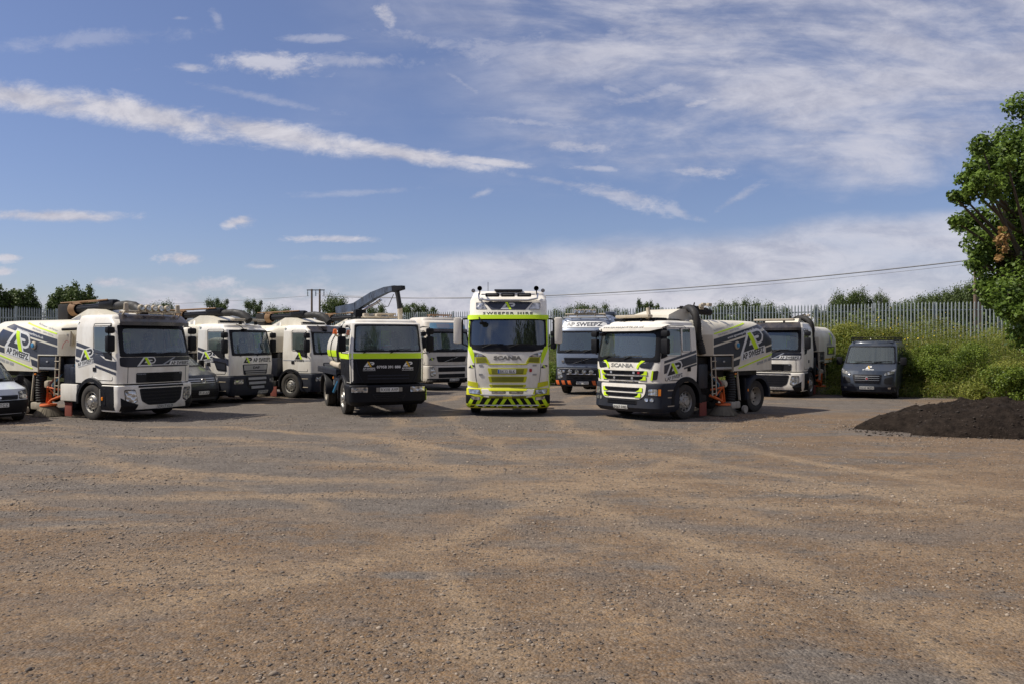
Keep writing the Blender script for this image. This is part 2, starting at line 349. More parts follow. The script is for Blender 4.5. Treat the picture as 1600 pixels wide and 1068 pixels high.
# ------------------------------------------------------------------ cab / body shell: a rounded plan section lofted in height
class Cab:
    def __init__(s, prof, D=.3, n=3.2, bow=.05, top_r=.12, rear_r=.0):
        s.D, s.n, s.bow = D, n, bow; s.prof = list(prof)
        z, w, yf, yb = prof[-1]
        if top_r:
            s.prof[-1] = (z - top_r, w, yf, yb)
            for k in range(1, 5):
                a = k / 4 * math.pi / 2; i = top_r * (1 - math.cos(a)); s.prof.append((z - top_r + top_r * math.sin(a), w - i * 1.3, yf + i * 1.5, yb - i))
        s.zs = [p[0] for p in s.prof]
    def at(s, z):
        P = s.prof
        if z <= P[0][0]: return P[0][1:]
        for a, b in zip(P, P[1:]):
            if z <= b[0]:
                t = (z - a[0]) / (b[0] - a[0]) if b[0] > a[0] else 1
                return tuple(a[i] + (b[i] - a[i]) * t for i in (1, 2, 3))
        return P[-1][1:]
    def fy(s, x, z):
        w, yf, yb = s.at(z); t = min(abs(x) / w, 1.0)
        return yf + s.bow * t * t + s.D * (1 - max(0, 1 - t ** s.n) ** (1 / s.n))
    def front(s, x, z, off=0.0):
        w = s.at(z)[0]; lim = w * .9995; x = max(-lim, min(lim, x)); e = .01
        x2 = min(abs(x) + e, w * .9999); sl = (s.fy(x2, z) - s.fy(abs(x), z)) / max(x2 - abs(x), 1e-5)
        k = 1 / math.sqrt(1 + sl * sl); return (x + (off * sl * k if x > 0 else -off * sl * k), s.fy(x, z) - off * k, z)
    def wx(s, y, z):
        w, yf, yb = s.at(z); q = (y - yf - s.bow * .9) / s.D
        if q >= 1: return w
        q = max(q, .0); return w * (1 - (1 - q) ** s.n) ** (1 / s.n)
    def side(s, sg):
        return lambda y, z, off=0.0: (sg * (s.wx(y, z) + off), y, z)
    def shell(s, parent, m, name='cab', front_win=None, side_win=None, extra_z=(), glassm=None, side_cols=(.25, .5, .75), sides=(1, -1), side_from=0.0):
        """front_win = (tw, z0, z1), side_win = [(f0, f1, z0, z1), ...] with f the fraction of the side length."""
        side_win = side_win or []
        zs = set(s.zs) | set(extra_z); ts = {0, .3, .55, .72, .84, .91, .955, .98, .993, 1.0}; fs_ = {0.0, 1.0} | set(side_cols)
        if front_win: zs |= {front_win[1], front_win[2]}; ts.add(front_win[0])
        for w_ in side_win: fs_ |= {w_[0], w_[1]}; zs |= {w_[2], w_[3]}
        zs = sorted(zs); ts = sorted(ts); fs_ = sorted(fs_)
        cols = [('s', -1, f) for f in fs_[::-1]] + [('f', -t) for t in ts[::-1][1:]] + [('f', t) for t in ts[1:-1]] + [('s', 1, f) for f in fs_]
        def pt(c, z):
            w, yf, yb = s.at(z)
            if c[0] == 'f': x = c[1] * w; return (x, s.fy(x, z), z)
            y0 = yf + s.bow + s.D; return (c[1] * w, y0 + (yb - y0) * c[2], z)
        nc = len(cols); V_ = [pt(c, z) for z in zs for c in cols]
        F_ = []; G = {'f': [], 1: [], -1: []}
        for i in range(len(zs) - 1):
            zm = (zs[i] + zs[i + 1]) / 2
            for j in range(nc - 1):
                a, b = cols[j], cols[j + 1]; q = (i * nc + j, i * nc + j + 1, (i + 1) * nc + j + 1, (i + 1) * nc + j); key = None
                if a[0] == 'f' and b[0] == 'f' or (a[0] != b[0]):
                    if front_win and a[0] == b[0] == 'f' and abs((a[1] + b[1]) / 2) < front_win[0] and front_win[1] < zm < front_win[2]: key = 'f'
                elif a[0] == 's' and b[0] == 's':
                    fm = (a[2] + b[2]) / 2
                    for w_ in side_win:
                        if w_[0] < fm < w_[1] and w_[2] < zm < w_[3]: key = a[1]
                (F_ if key is None else G[key]).append(q)
            F_.append((i * nc + nc - 1, i * nc, (i + 1) * nc, (i + 1) * nc + nc - 1))
        top = (len(zs) - 1) * nc; w, yf, yb = s.at(zs[-1]); ci = len(V_)
        V_.append((0, (yf + yb) / 2, zs[-1] + .015))
        for j in range(nc): F_.append((top + j, top + (j + 1) % nc, ci))
        o = MB().add(V_, F_).build(name, m, parent)
        res = {'cab': o}
        def sub(fl):
            idx = sorted({i for q in fl for i in q}); mp = {k: n for n, k in enumerate(idx)}; return [V_[i] for i in idx], [tuple(mp[i] for i in q) for q in fl]
        g = glassm or GLASS
        if G['f']: MB().add(*sub(G['f'])).build('windscreen', g, parent)
        for sg in (1, -1):
            if G[sg]: MB().add(*sub(G[sg])).build('side_window', g, parent)
        return res
    def fpt(s, f, z):
        w, yf, yb = s.at(z); y0 = yf + s.bow + s.D; return y0 + (yb - y0) * f
    def screen_frame(s, parent, tw, z0, z1, wid=.05, over=.03, m=None, r=.1, name='windscreen_seal'):
        w0 = s.at(z0)[0] * tw; w1 = s.at(z1)[0] * tw
        o = densify(rpoly([(-w0 - over, z0 - over), (w0 + over, z0 - over), (w1 + over, z1 + over), (-w1 - over, z1 + over)], .03))
        # the same number of points for the inner outline
        P = rpoly([(-w0 - over, z0 - over), (w0 + over, z0 - over), (w1 + over, z1 + over), (-w1 - over, z1 + over)], .05)
        Q = rpoly([(-w0 + wid, z0 + wid), (w0 - wid, z0 + wid), (w1 - wid, z1 - wid), (-w1 + wid, z1 - wid)], r)
        PP = []; QQ = []
        for i in range(len(P)):
            j = (i + 1) % len(P); k = max(1, int((Vector(P[j]) - Vector(P[i])).length / .07))
            for t in range(k): PP.append(tuple(Vector(P[i]).lerp(Vector(P[j]), t / k))); QQ.append(tuple(Vector(Q[i]).lerp(Vector(Q[j]), t / k)))
        mb = MB(); ring(mb, s.front, PP, QQ, .008, .03); return mb.build(name, m or BLACK, parent)
    def side_frame(s, parent, sg, quad, wid=.035, over=.02, m=None, r=.08):
        c = Vector((sum(p[0] for p in quad) / 4, sum(p[1] for p in quad) / 4))
        def grow(d): return [tuple(Vector((p[0] + math.copysign(d, p[0] - c[0]), p[1] + math.copysign(d, p[1] - c[1])))) for p in quad]
        mb = MB(); ring(mb, s.side(sg), rpoly(grow(over), .04), rpoly(grow(-wid), r), .006, .03); return mb.build('window_frame', m or BLACK, parent)

def tyre_profile(R_, w):
    h = w / 2; return [(-h * .8, R_ * .56), (-h, R_ * .68), (-h, R_ * .88), (-h * .86, R_ * .985), (-h * .5, R_), (-h * .46, R_ * .975), (-h * .3, R_ * .975), (-h * .26, R_), (h * .0, R_),
                       (h * .26, R_), (h * .3, R_ * .975), (h * .46, R_ * .975), (h * .5, R_), (h * .86, R_ * .985), (h, R_ * .88), (h, R_ * .68), (h * .8, R_ * .56)]
_wh = {}
def wheel(parent, loc, sg, kind='front', R_=.5, w=.3, rim=None, nuts=None):
    key = (kind, R_, w, rim and rim.name, nuts and nuts.name); first = key not in _wh
    if first:
        t = MB().lathe(tyre_profile(R_, w), seg=40); t = t.build('wheel', TYRE, None); h = w / 2
        rm = MB()
        if kind == 'front':
            rm.lathe([(h * .8, R_ * .60), (h * .95, R_ * .585), (h * .8, R_ * .56), (h * .45, R_ * .53), (h * .55, R_ * .42), (h * .95, R_ * .34), (h * 1.0, R_ * .22), (h * 1.25, R_ * .17), (h * 1.25, 0)], seg=32)
        elif kind == 'rear':
            rm.lathe([(h * .8, R_ * .60), (h * .95, R_ * .585), (h * .75, R_ * .56), (-h * .1, R_ * .52), (-h * .35, R_ * .40), (-h * .3, R_ * .28), (h * .1, R_ * .24), (h * .3, R_ * .16), (h * .3, 0)], seg=32)
        else:
            rm.lathe([(h * .8, R_ * .66), (h * .95, R_ * .64), (h * .7, R_ * .62), (h * .5, R_ * .5), (h * .62, R_ * .25), (h * .66, 0)], seg=24)
        nh = 10 if kind != 'car' else 8
        for k in range(nh):
            a = 2 * math.pi * (k + .5) / nh; rr = R_ * (.455 if kind != 'car' else .5); hx = {'front': h * .56, 'rear': -h * .2, 'car': h * .58}[kind]
            rm.lathe([(-.012, R_ * .055), (.012, R_ * .05), (.012, 0)], (hx, rr * math.cos(a), rr * math.sin(a)), seg=10, m=None) if False else None
        ro = rm.build('rim', rim or ALU, t)
        hm = MB()
        for k in range(nh):
            a = 2 * math.pi * (k + .5) / nh; rr = R_ * (.47 if kind != 'car' else .5); hx = {'front': h * .60, 'rear': -h * .17, 'car': h * .60}[kind]
            hm.lathe([(-.01, R_ * .058), (.008, R_ * .058), (.008, 0)], (hx, rr * math.cos(a), rr * math.sin(a)), seg=10)
        hm.build('rim_opening', DARK, t)
        if nuts:
            nm = MB()
            for k in range(10):
                a = 2 * math.pi * k / 10; rr = R_ * .285; nm.box((h * 1.0, rr * math.cos(a), rr * math.sin(a)), (.05, .034, .026), .008, rot=Matrix.Rotation(a, 3, 'X').to_quaternion())
            nm.lathe([(h * .98, R_ * .27), (h * .985, R_ * .27), (h * .985, R_ * .30), (h * .98, R_ * .30)], seg=24, m=RIMW)
            nm.build('wheel_nut_markers', nuts, t)
        _wh[key] = t; o = t
    else:
        src = _wh[key]; o = src.copy(); C.objects.link(o)
        for ch in src.children: c = ch.copy(); C.objects.link(c); c.parent = o
    o.parent = parent; o.location = loc; o.rotation_euler = (0, 0, 0 if sg > 0 else math.pi)
    return o

def number_plate(parent, surf, c, s, w=.52, h=.115, off=.03, yellow=False, blue=False, depth=.03):
    mb = MB(); plate(mb, surf, rpoly(rect(c[0] - w / 2, c[1] - h / 2, c[0] + w / 2, c[1] + h / 2), .015, 2), off, depth, m=PLW)
    x = c[0]
    if blue: plate(mb, surf, rect(c[0] - w / 2 + .004, c[1] - h / 2 + .004, c[0] - w / 2 + .05, c[1] + h / 2 - .004), off + .002, 0, m=BLUV); x += .022
    text(mb, surf, s, (x, c[1]), h * .72, w * .9 - (.05 if blue else 0), off + .003, bold=.004, sp=1.12, m=INK)
    return mb.build('number_plate', None, parent)
# ------------------------------------------------------------------ shared lorry parts
def chassis(p, y0, y1, w=1.0, zc=.78):
    mb = MB()
    for sx in (-.42, .42): mb.box((sx, (y0 + y1) / 2, zc), (.09, y1 - y0, .26), .01)
    for k in range(int((y1 - y0) / .8)): mb.box((0, y0 + .4 + k * .8, zc), (.8, .08, .18))
    mb.box((0, 1.3, .88), (1.55, 1.5, .42), .04); mb.tube([(-.95, 1.4, .5), (.95, 1.4, .5)], .08); mb.box((0, 1.4, .5), (.3, .3, .3), .08)  # wide dark box under the cab is added to block light
    mb.box((.62, y0 + 2.4, .62), (.35, .6, .4), .05); mb.tube([(-.6, y0 + 2.2, .62), (-.6, y0 + 3.0, .62)], .17, 12)
    return mb.build('chassis', CHASSIS, p)
def axle(p, y, ws=.95, kind='rear', twin=True, rim=None, nuts=None):
    mb = MB().tube([(-ws, y, .5), (ws, y, .5)], .07); mb.lathe([(-.3, .0), (-.22, .14), (0, .22), (.22, .14), (.3, 0)], (0, y, .5), seg=14); mb.build('axle', CHASSIS, p)
    for sg in (1, -1): wheel(p, (sg * ws, y, .5), sg, kind, rim=rim, nuts=nuts)
    if twin:
        for sg in (1, -1):
            wheel(p, (sg * (ws - .33), y, .5), sg, kind, rim=rim)
def arch(p, y, sg, r0=.56, r1=.64, x0=.72, x1=1.24, a0=-5, a1=185, m=None, z=.5, flat0=None):
    mb = MB(); n = 18; vs = []; fs = []
    for k in range(n + 1):
        a = R(a0 + (a1 - a0) * k / n); cy, cz = math.cos(a), math.sin(a); cy2 = math.copysign(min(abs(cy) * 1.04, 1), cy)
        for (x, r) in ((x0, r1), (x1 - .03, r1), (x1, r1 - .02), (x1, r0), (x0, r0)): vs.append((sg * x, y - cy2 * r, z + cz * r))
    for k in range(n):
        for j in range(5): a_ = k * 5 + j; b_ = k * 5 + (j + 1) % 5; fs.append((a_, b_, b_ + 5, a_ + 5))
    fs += [(0, 1, 2, 3, 4), tuple(range(n * 5, n * 5 + 5))]
    mb.add(vs, fs); return mb.build('mudguard', m or BLACK, p)
def mirror(p, cab, sg, zt, zb, y=None, out=.2, m=None, dome=True, armz=None):
    w, yf, yb = cab.at(zt); y = yf + .12 if y is None else y; x = sg * (w + out); armz = armz or (zt + .02, zb - .02)
    a = MB(); a.tube([(sg * (w - .03), yf + .42, armz[0] - .02), (sg * (w + .1), y + .12, armz[0] + .02), (x, y + .05, armz[0]), (x, y + .05, armz[1]), (sg * (w + .02), yf + .38, armz[1] - .03)], .018, 8)
    ao = a.build('mirror_arm', BLACK, p); h = zt - zb
    if dome: specs = [(zt - h * .14, h * .27), (zb + h * .33, h * .64)]
    else: specs = [((zt + zb) / 2, h)]
    for zc, hh in specs:
        b = MB().box((x, y, zc), (.24, .15, hh), .055); b.build('mirror_housing', m or BLACK, ao)
        MB().box((x, y + .08, zc), (.19, .006, hh - .06), .002).build('mirror_glass', CHROME, ao)
def near_mirror(p, cab, x, z):
    y = cab.fy(x, z); a = MB().tube([(x, y + .05, z + .12), (x, y - .14, z + .06), (x + .1, y - .2, z - .05)], .014, 6); ao = a.build('mirror_arm', BLACK, p)
    MB().lathe([(-.05, 0), (-.05, .09), (0, .11), (.03, .11), (.03, 0)], (x + .13, y - .2, z - .08), 'z', 16).build('mirror_housing', BLACK, ao)
def interior(p, cab, z0, z1, yb, seat_y=1.25, seats=True, dash=True):
    w, yf, _ = cab.at(z0); w2 = cab.at(z1)[0]; mb = MB()
    mb.box((0, yb - .06, (z0 + z1) / 2), (w * 1.9, .04, z1 - z0 + .3), .0)
    mb.box((0, (yf + yb) / 2, z0 - .25), (w * 1.86, (yb - yf) * .8, .06)); mb.box((0, (yf + yb) / 2 + .2, z1 + .05), (w2 * 1.7, (yb - yf) * .6, .04))
    for sg in (-1, 1): mb.box((sg * (w - .05), yf + .95, z0 - .1), (.03, 1.0, .45))
    t = mb.build('cab_lining', INTL, p)
    d = MB().box((0, yf + .45, z0 - .06), (w * 1.72, .5, .22), .07); d.box((-.5, yf + .5, z0 + .06), (.5, .3, .14), .05); d.build('dashboard', INT, t)
    s = MB(); c = Vector((-.52, yf + .72, z0 + .14)); n = Vector((0, .75, .65)).normalized(); a = Vector((1, 0, 0)); b = n.cross(a); s.tube([c + (a * math.cos(q) + b * math.sin(q)) * .21 for q in [2 * math.pi * k / 20 for k in range(21)]], .016, 6)
    s.tube([c - n * .02 - a * .2, c - n * .04, c - n * .02 + a * .2], .02, 6); s.tube([c, c - n * .3], .03, 6); s.build('steering_wheel', INT, t)
    pp = MB(); pp.box((.1, yf + .34, z0 + .07), (.3, .2, .02), .004, m=DECW); pp.box((.55, yf + .36, z0 + .08), (.22, .16, .05), .02, m=DECG); pp.box((.3, yb - .12, z0 + .35), (.35, .03, .5), .02, m=LIME); pp.build('cab_clutter', None, t)
    for x in (-.52, .52):
        q = MB().box((x, yf + seat_y, z0 + .05), (.46, .16, .62), .06); q.box((x, yf + seat_y, z0 + .46), (.26, .12, .2), .05); q.box((x, yf + seat_y - .2, z0 - .22), (.48, .5, .14), .05); q.build('seat', SEAT, t)
def headlight(p, surf, poly, off=.012, amber=None):
    mb = MB(); c = (sum(q[0] for q in poly) / len(poly), sum(q[1] for q in poly) / len(poly))
    plate(mb, surf, [(c[0] + (q[0] - c[0]) * 1.08, c[1] + (q[1] - c[1]) * 1.12) for q in poly], off - .006, .03, m=BLACK)
    plate(mb, surf, poly, off, .01, .06, m=LENS); o = mb.build('headlight', None, p)
    if amber:
        a = MB(); plate(a, surf, amber, off + .003, .01, .06); a.build('indicator', AMBER, o)
    return o
def grille(p, surf, poly, slats, off=.006, m=None, sm=None, inset=.04, name='grille'):
    mb = MB(); plate(mb, surf, poly, off, .02, m=DARK); o = mb.build(name, None, p)
    s = MB(); us = [q[0] for q in poly]; vs = [q[1] for q in poly]
    for k in range(slats):
        v = min(vs) + (max(vs) - min(vs)) * (k + .5) / slats; h = (max(vs) - min(vs)) / slats * .28
        # width of the polygon at this height
        xs = []
        for i in range(len(poly)):
            a, b = poly[i], poly[(i + 1) % len(poly)]
            if (a[1] - v) * (b[1] - v) < 0: xs.append(a[0] + (b[0] - a[0]) * (v - a[1]) / (b[1] - a[1]))
        if len(xs) >= 2: plate(s, surf, rect(min(xs) + inset, v - h, max(xs) - inset, v + h), off + .016, .016)
    s.build('grille_slats', sm or BLACK, o); return o
def wipers(p, cab, z0, xs=(-.75, .05), L_=.55, zz=.04):
    for x in xs:
        mb = MB(); P = lambda u, v, o=.03: cab.front(u, v, o)
        mb.tube([P(x, z0 - .06, .02), P(x + L_ * .5, z0 + zz, .04)], .012, 6); mb.tube([P(x + L_ * .5 - .3, z0 + zz - .02), P(x + L_ * .5, z0 + zz), P(x + L_ * .5 + .35, z0 + zz + .0)], .010, 6); mb.build('wiper', BLACK, p)
def beacon(p, c, m=AMBER, h=.16):
    b = MB().lathe([(0, .075), (.04, .08), (.04, .065), (h, .06), (h + .02, .03), (h + .02, 0)], c, 'z', 16); return b.build('beacon', m, p)
def steps(p, sg, y0, y1, zs=(.45, .78), x=1.16, zt=1.1):
    mb = MB().box((sg * (x - .28), (y0 + y1) / 2, (zt + .3) / 2), (.3, y1 - y0, zt - .3), .03); o = mb.build('step_panel', BLACK, p)
    s = MB()
    for z in zs: s.box((sg * (x - .08), (y0 + y1) / 2, z), (.22, (y1 - y0) * .9, .04), .01); s.box((sg * (x + .035), (y0 + y1) / 2, z), (.012, (y1 - y0) * .85, .03), .004, m=DUSTW)
    s.build('step', BLACK, o)
def door_lines(p, cab, sg, y0, y1, z0, z1, handle=(1.45, 1.35), zc=None):
    mb = MB(); sf = cab.side(sg); t = .009
    P = rpoly([(y0, z0), (y1, z0), (y1, z1), (y0 + .12, z1)], .06); Q = rpoly([(y0 + t * 2, z0 + t * 2), (y1 - t * 2, z0 + t * 2), (y1 - t * 2, z1 - t * 2), (y0 + .12 + t * 2, z1 - t * 2)], .06)
    ring(mb, sf, P, Q, .003, .01); mb.build('door_seam', DARK, p)
    h = MB(); plate(h, sf, rpoly(rect(handle[0] - .09, handle[1] - .05, handle[0] + .06, handle[1] + .07), .02), .012, .02); h.build('door_handle', BLACK, p)
def swoosh(p, cab, sg, L_, bands, logo_c=None, h=.3, tilt=-.12, m=None, words='AP SWEEPZ', lc=INK, back=None, wz=.16):
    mb = MB(); sf = cab.side(sg)
    for b in bands: plate(mb, sf, b, .005, .01, .15, m=m or NAVY)
    if mb.v: mb.build('livery_stripe', None, p)
    if logo_c:
        l = MB(); ang = tilt * (-1 if False else 1); logo(l, sf, logo_c, h, .008, ang if sg > 0 else ang, sg, lc, LIME, back)
        l.build('logo', None, p)
        if back:
            k = MB(); Pq = placer((logo_c[0] + .04, logo_c[1] - h * .5 - wz * .75), ang, sg); plate(k, sf, [Pq(a, b) for a, b in ((-wz * 3.4, -wz * .68), (wz * 3.4, -wz * .68), (wz * 3.4, wz * .68), (-wz * 3.4, wz * .68))], .0065, .008, m=back); k.build('lettering_panel', None, p)
        t = MB(); text(t, sf, words, (logo_c[0] + .04, logo_c[1] - h * .5 - wz * .75), wz, None, .0085, ang, sg, .02, m=lc); t.build('lettering', None, p)

# ------------------------------------------------------------------ sweeper body
class Hopper:
    def __init__(s, y0, L_=4.1, w=1.2, step=1.78, top=2.85): s.y0, s.L, s.w, s.step, s.top = y0, L_, w, step, top
    def st(s, y):
        q = y - s.y0; e = s.L - q
        w = s.w if q > .72 else .80 + (s.w - .80) * max(0, q) / .72
        zt = s.top
        for a, b, za, zb_ in ((.65, .42, 0, .07), (.42, .24, .07, .2), (.24, .1, .2, .4), (.1, .0, .4, .72)):
            if e <= a: zt = s.top - (za + (zb_ - za) * (a - max(e, b)) / (a - b))
        if e < .12: w -= (.12 - max(e, 0)) * .6
        wt = min(.74, w - .1); return w, wt, min(2.28, zt - .12), zt, (1.80 if q < s.step else 1.32)
    def side(s, sg):
        def f(y, z, off=0.0):
            w, wt, zs, zt, zb = s.st(y)
            if z <= zs: x = w; nz_ = 0
            else: q = min((z - zs) / (zt - zs), .999); x = wt + (w - wt) * math.sqrt(1 - q * q); nz_ = q * .6
            return (sg * (x + off), y, z + off * nz_)
        return f
    def build(s, p):
        ys = [0, .36, .72, 1.2, s.step - .001, s.step + .001, 2.4, 3.0, 3.4, s.L - .65, s.L - .53, s.L - .42, s.L - .33, s.L - .24, s.L - .17, s.L - .1, s.L - .05, s.L]
        ys = sorted(set(ys)); V_ = []; F_ = []; MI = []
        for q in ys:
            w, wt, zs, zt, zb = s.st(s.y0 + q); half = [(w, zb), (w, (zb + zs) / 2), (w, zs)]
            for k in range(1, 8): t = math.sin(k / 7 * math.pi / 2); half.append((wt + (w - wt) * math.sqrt(max(0, 1 - t * t)), zs + (zt - zs) * t))
            half.append((wt * .5, zt + .03)); pts = [(-x, z) for x, z in half] + [(0, zt + .04)] + [(x, z) for x, z in half[::-1]]
            n = len(pts); V_ += [(x, s.y0 + q, z) for x, z in pts]
        mb = MB(); fs = []; fp = []
        for i in range(len(ys) - 1):
            for j in range(n):
                q = (i * n + j, i * n + (j + 1) % n, (i + 1) * n + (j + 1) % n, (i + 1) * n + j); (fp if ys[i] < .7 and j not in range(3, n - 4) else fs).append(q)
        fs.append(tuple(range((len(ys) - 1) * n, len(ys) * n))); fp.append(tuple(range(n))[::-1])
        mb.add(V_, fs, CREAM); b = len(mb.v); k = mb._m(PLATE)
        for f in fp: mb.f.append(f); mb.mi.append(k)
        o = mb.build('hopper', None, p, 30); clean(o); return o

def hopper_graphics(p, H, sg, full=True):
    sf = H.side(sg); y = H.y0; mb = MB(); T = lambda L_: [(a + y - 1.9, b) for a, b in L_]
    plate(mb, sf, T([(2.66, 2.28), (4.0, 2.52), (5.35, 2.76), (5.6, 2.66), (4.1, 2.37), (2.66, 2.10)]), .005, .01, .1, m=NAVY)
    plate(mb, sf, T([(2.66, 2.04), (4.1, 2.31), (5.72, 2.60), (5.86, 2.40), (5.955, 2.16), (5.45, 2.06), (4.6, 1.9), (3.69, 1.70), (3.69, 1.84), (2.66, 1.84)]), .005, .01, .1, m=NAVY)
    plate(mb, sf, T([(3.69, 1.63), (4.05, 1.70), (3.98, 1.5), (3.69, 1.44)]), .005, .01, .1, m=NAVY)
    plate(mb, sf, T([(5.5, 2.02), (5.955, 2.1), (5.965, 1.94), (5.5, 1.86)]), .006, .01, .1, m=NAVY)
    plate(mb, sf, T([(3.95, 1.42), (5.965, 1.86), (5.965, 1.82), (3.95, 1.38)]), .008, .01, .1, m=LIME)
    plate(mb, sf, T([(2.70, 2.45), (4.6, 2.80), (4.6, 2.765), (2.70, 2.415)]), .006, .01, .1, m=LIME)
    plate(mb, sf, T([(2.68, 1.37), (2.68, 1.37), (2.68, 1.37)]), 0, 0, 9, m=LIME) if False else None
    mb.build('livery_stripe', None, p)
    a = .185; l = MB(); logo(l, sf, (y - 1.9 + 4.72, 2.22), .52, .008, a if sg > 0 else a, sg, NAVY, LIME, DECW) if sg > 0 else logo(l, sf, (y - 1.9 + 4.72, 2.22), .52, .008, a, sg, NAVY, LIME, DECW)
    l.build('logo', None, p)
    t = MB(); plate(t, sf, [(y - 1.9 + q, r) for q, r in ((4.1, 1.62), (5.42, 1.86), (5.42, 2.1), (4.1, 1.86))], .009, 0, .1, m=DECW)
    c = (y - 1.9 + 4.76, 1.86); text(t, sf, 'AP SWEEPZ', c, .19, 1.22, .0115, a, sg, .03, m=INK)
    text(t, sf, 'www.apsweeperhire.co.uk', (y - 1.9 + 4.15, 2.455), .10, 1.6, .008, a, sg, .02, m=DECW)
    text(t, sf, '07958 391 888', (y - 1.9 + 5.4, 1.60), .09, .85, .008, a, sg, .02, m=DECG)
    text(t, sf, 'Road Sweepers  -  Jet Washers', (y - 1.9 + 3.35, 2.64), .06, 1.25, .008, a, sg, .015, m=DECG)
    text(t, sf, 'Gully Emptiers  -  24 Hr Call Out', (y - 1.9 + 3.5, 2.50), .06, 1.25, .008, a, sg, .015, m=DECG)
    t.build('lettering', None, p)
def sweeper_body(p, y0, L_=4.1, graphics=(1, -1), hose='roof', gear=(1, -1), detail=True, hood=True, zcab=2.8):
    H = Hopper(y0, L_); ho = H.build(p)
    tr = MB(); tr.box((0, y0 + L_ * .55, 1.25), (1.3, L_ * .85, .22), .02); tr.box((0, y0 + .9, 1.45), (1.9, 1.5, .62), .03); tr.build('subframe', CHASSIS, p)
    if hood:
        h = MB(); P = [(y0 + .95, 2.84), (y0 + .25, 3.17), (y0 - .05, 3.17), (y0 - .75, 2.98), (y0 - .8, zcab + .02), (y0 + .0, zcab - .05), (y0 + .02, 2.5), (y0 + .95, 2.5)]
        n = len(P); vs = []
        for x in (-.72, .72):
            for (q, z) in P: vs.append((x * (.82 if z > 3.0 else 1.0), q, z))
        h.add(vs, [tuple(range(n)), tuple(range(2 * n - 1, n - 1, -1))] + [(i, (i + 1) % n, n + (i + 1) % n, n + i) for i in range(n)]); o = h.build('intake_hood', CREAM, p); clean(o)
        for sg in (1, -1):
            v = MB(); v.add([(sg * .765, y0 + .85, 2.845), (sg * .765, y0 + .3, 2.99), (sg * .80, y0 + .25, 2.72), (sg * 1.0, y0 + .95, 2.76)], [(0, 1, 2, 3)]); v.build('hood_vent', STEEL_NAVY, p)
    for sg in graphics: hopper_graphics(p, H, sg)
    for sg in gear:
        sf = H.side(sg)
        b = MB(); b.box((sg * 1.08, y0 + 1.25, 1.56), (.2, .98, .42), .03); o = b.build('side_locker', STEEL_NAVY, p)
        MB().box((sg * 1.185, y0 + 1.25, 1.42), (.012, .94, .07), .004).build('locker_stripe', SILVER, o)
        MB().box((sg * 1.19, y0 + 1.3, 1.62), (.02, .1, .05), .01).build('locker_catch', SILVER, o)
        MB().box((sg * 1.15, y0 + 1.79, 1.55), (.1, .05, .5), .01).build('corner_post', DUSTW, p)
        MB().box((sg * .95, y0 + .33, 1.2), (.38, .46, .72), .04).build('tank', STEEL_NAVY, p)
        MB().box((sg * 1.0, y0 + 2.4, 1.26), (.3, 1.0, .16), .02).build('side_rail', BLACK, p)
        l = MB(); 
        for dy in (0, .2): l.tube([(sg * 1.2, y0 + .62 + dy, 1.78), (sg * 1.23, y0 + .66 + dy, .62)], .02, 6)
        for k in range(5): l.tube([(sg * 1.22, y0 + .63, 1.64 - k * .24), (sg * 1.22, y0 + .85, 1.64 - k * .24)], .016, 6)
        l.build('ladder', DUSTW, p)
        # corrugated suction trunk
        pts = []; rr = []
        for k in range(25): q = k / 24; pts.append((sg * 1.02, y0 + 1.85 + .05 * math.sin(q * 3), 1.32 - q * .92)); rr.append(.125 + (.022 if k % 2 else 0) + .03 * q)
        MB().tube(pts, rr, 14).build('suction_trunk', RUBBER, p)
        MB().tube([(sg * 1.12, y0 + 2.08, 1.3), (sg * 1.14, y0 + 2.2, .42)], .04, 6).build('lift_ram', DUSTW, p)
        nz_ = MB().box((sg * .98, y0 + 1.95, .28), (.42, .5, .22), .05); nz_.lathe([(-.04, 0), (-.04, .12), (.04, .12), (.04, 0)], (sg * 1.25, y0 + 2.32, .14), seg=16, m=RIMW); nz_.build('suction_nozzle', CHASSIS, p)
        br = MB(); n = 60; c = Vector((sg * 1.12, y0 + 1.35, 0))
        br.lathe([(.30, 0), (.36, .0), (.36, .22), (.31, .24), (.30, 0)], c, 'z', 24, m=ORANGE)
        vs = []; fs = []; rng = random.Random(3)
        for k in range(260):
            a = 2 * math.pi * k / 260 + rng.uniform(-.02, .02); r1 = .44 + rng.uniform(-.03, .03); w_ = .009
            i0 = len(vs); t_ = Vector((-math.sin(a), math.cos(a), 0)) * w_; d = Vector((math.cos(a), math.sin(a), 0)); z0 = .30
            vs += [tuple(c + d * .2 + Vector((0, 0, z0)) - t_), tuple(c + d * .2 + Vector((0, 0, z0)) + t_), tuple(c + d * r1 + Vector((0, 0, .02)) + t_), tuple(c + d * r1 + Vector((0, 0, .02)) - t_)]; fs.append((i0, i0 + 1, i0 + 2, i0 + 3))
        br.add(vs, fs, BRIS); br.lathe([(.29, .19), (.04, .40)], c, 'z', 24, m=BRIS); br.build('channel_broom', None, p)
        a = MB(); a.tube([(sg * 1.05, y0 + .75, .62), (sg * 1.22, y0 + 1.0, .50), (sg * 1.14, y0 + 1.3, .40)], .04, 8); a.tube([(sg * 1.02, y0 + .85, .78), (sg * 1.2, y0 + 1.25, .86), (sg * 1.14, y0 + 1.4, .40)], .032, 8)
        a.tube([(sg * 1.2, y0 + 1.22, .86), (sg * 1.05, y0 + 1.0, .55)], .03, 8); a.box((sg * 1.1, y0 + 1.3, .55), (.1, .1, .3), .03); a.build('broom_arm', ORANGE, p)
        e = MB().box((sg * 1.1, y0 + 1.35, .95), (.22, .2, .22), .06); e.lathe([(0, .09), (.03, .08), (.04, 0)], (sg * 1.2, y0 + 1.35, .95), seg=14); e.build('hydraulic_motor', DUSTW, p)
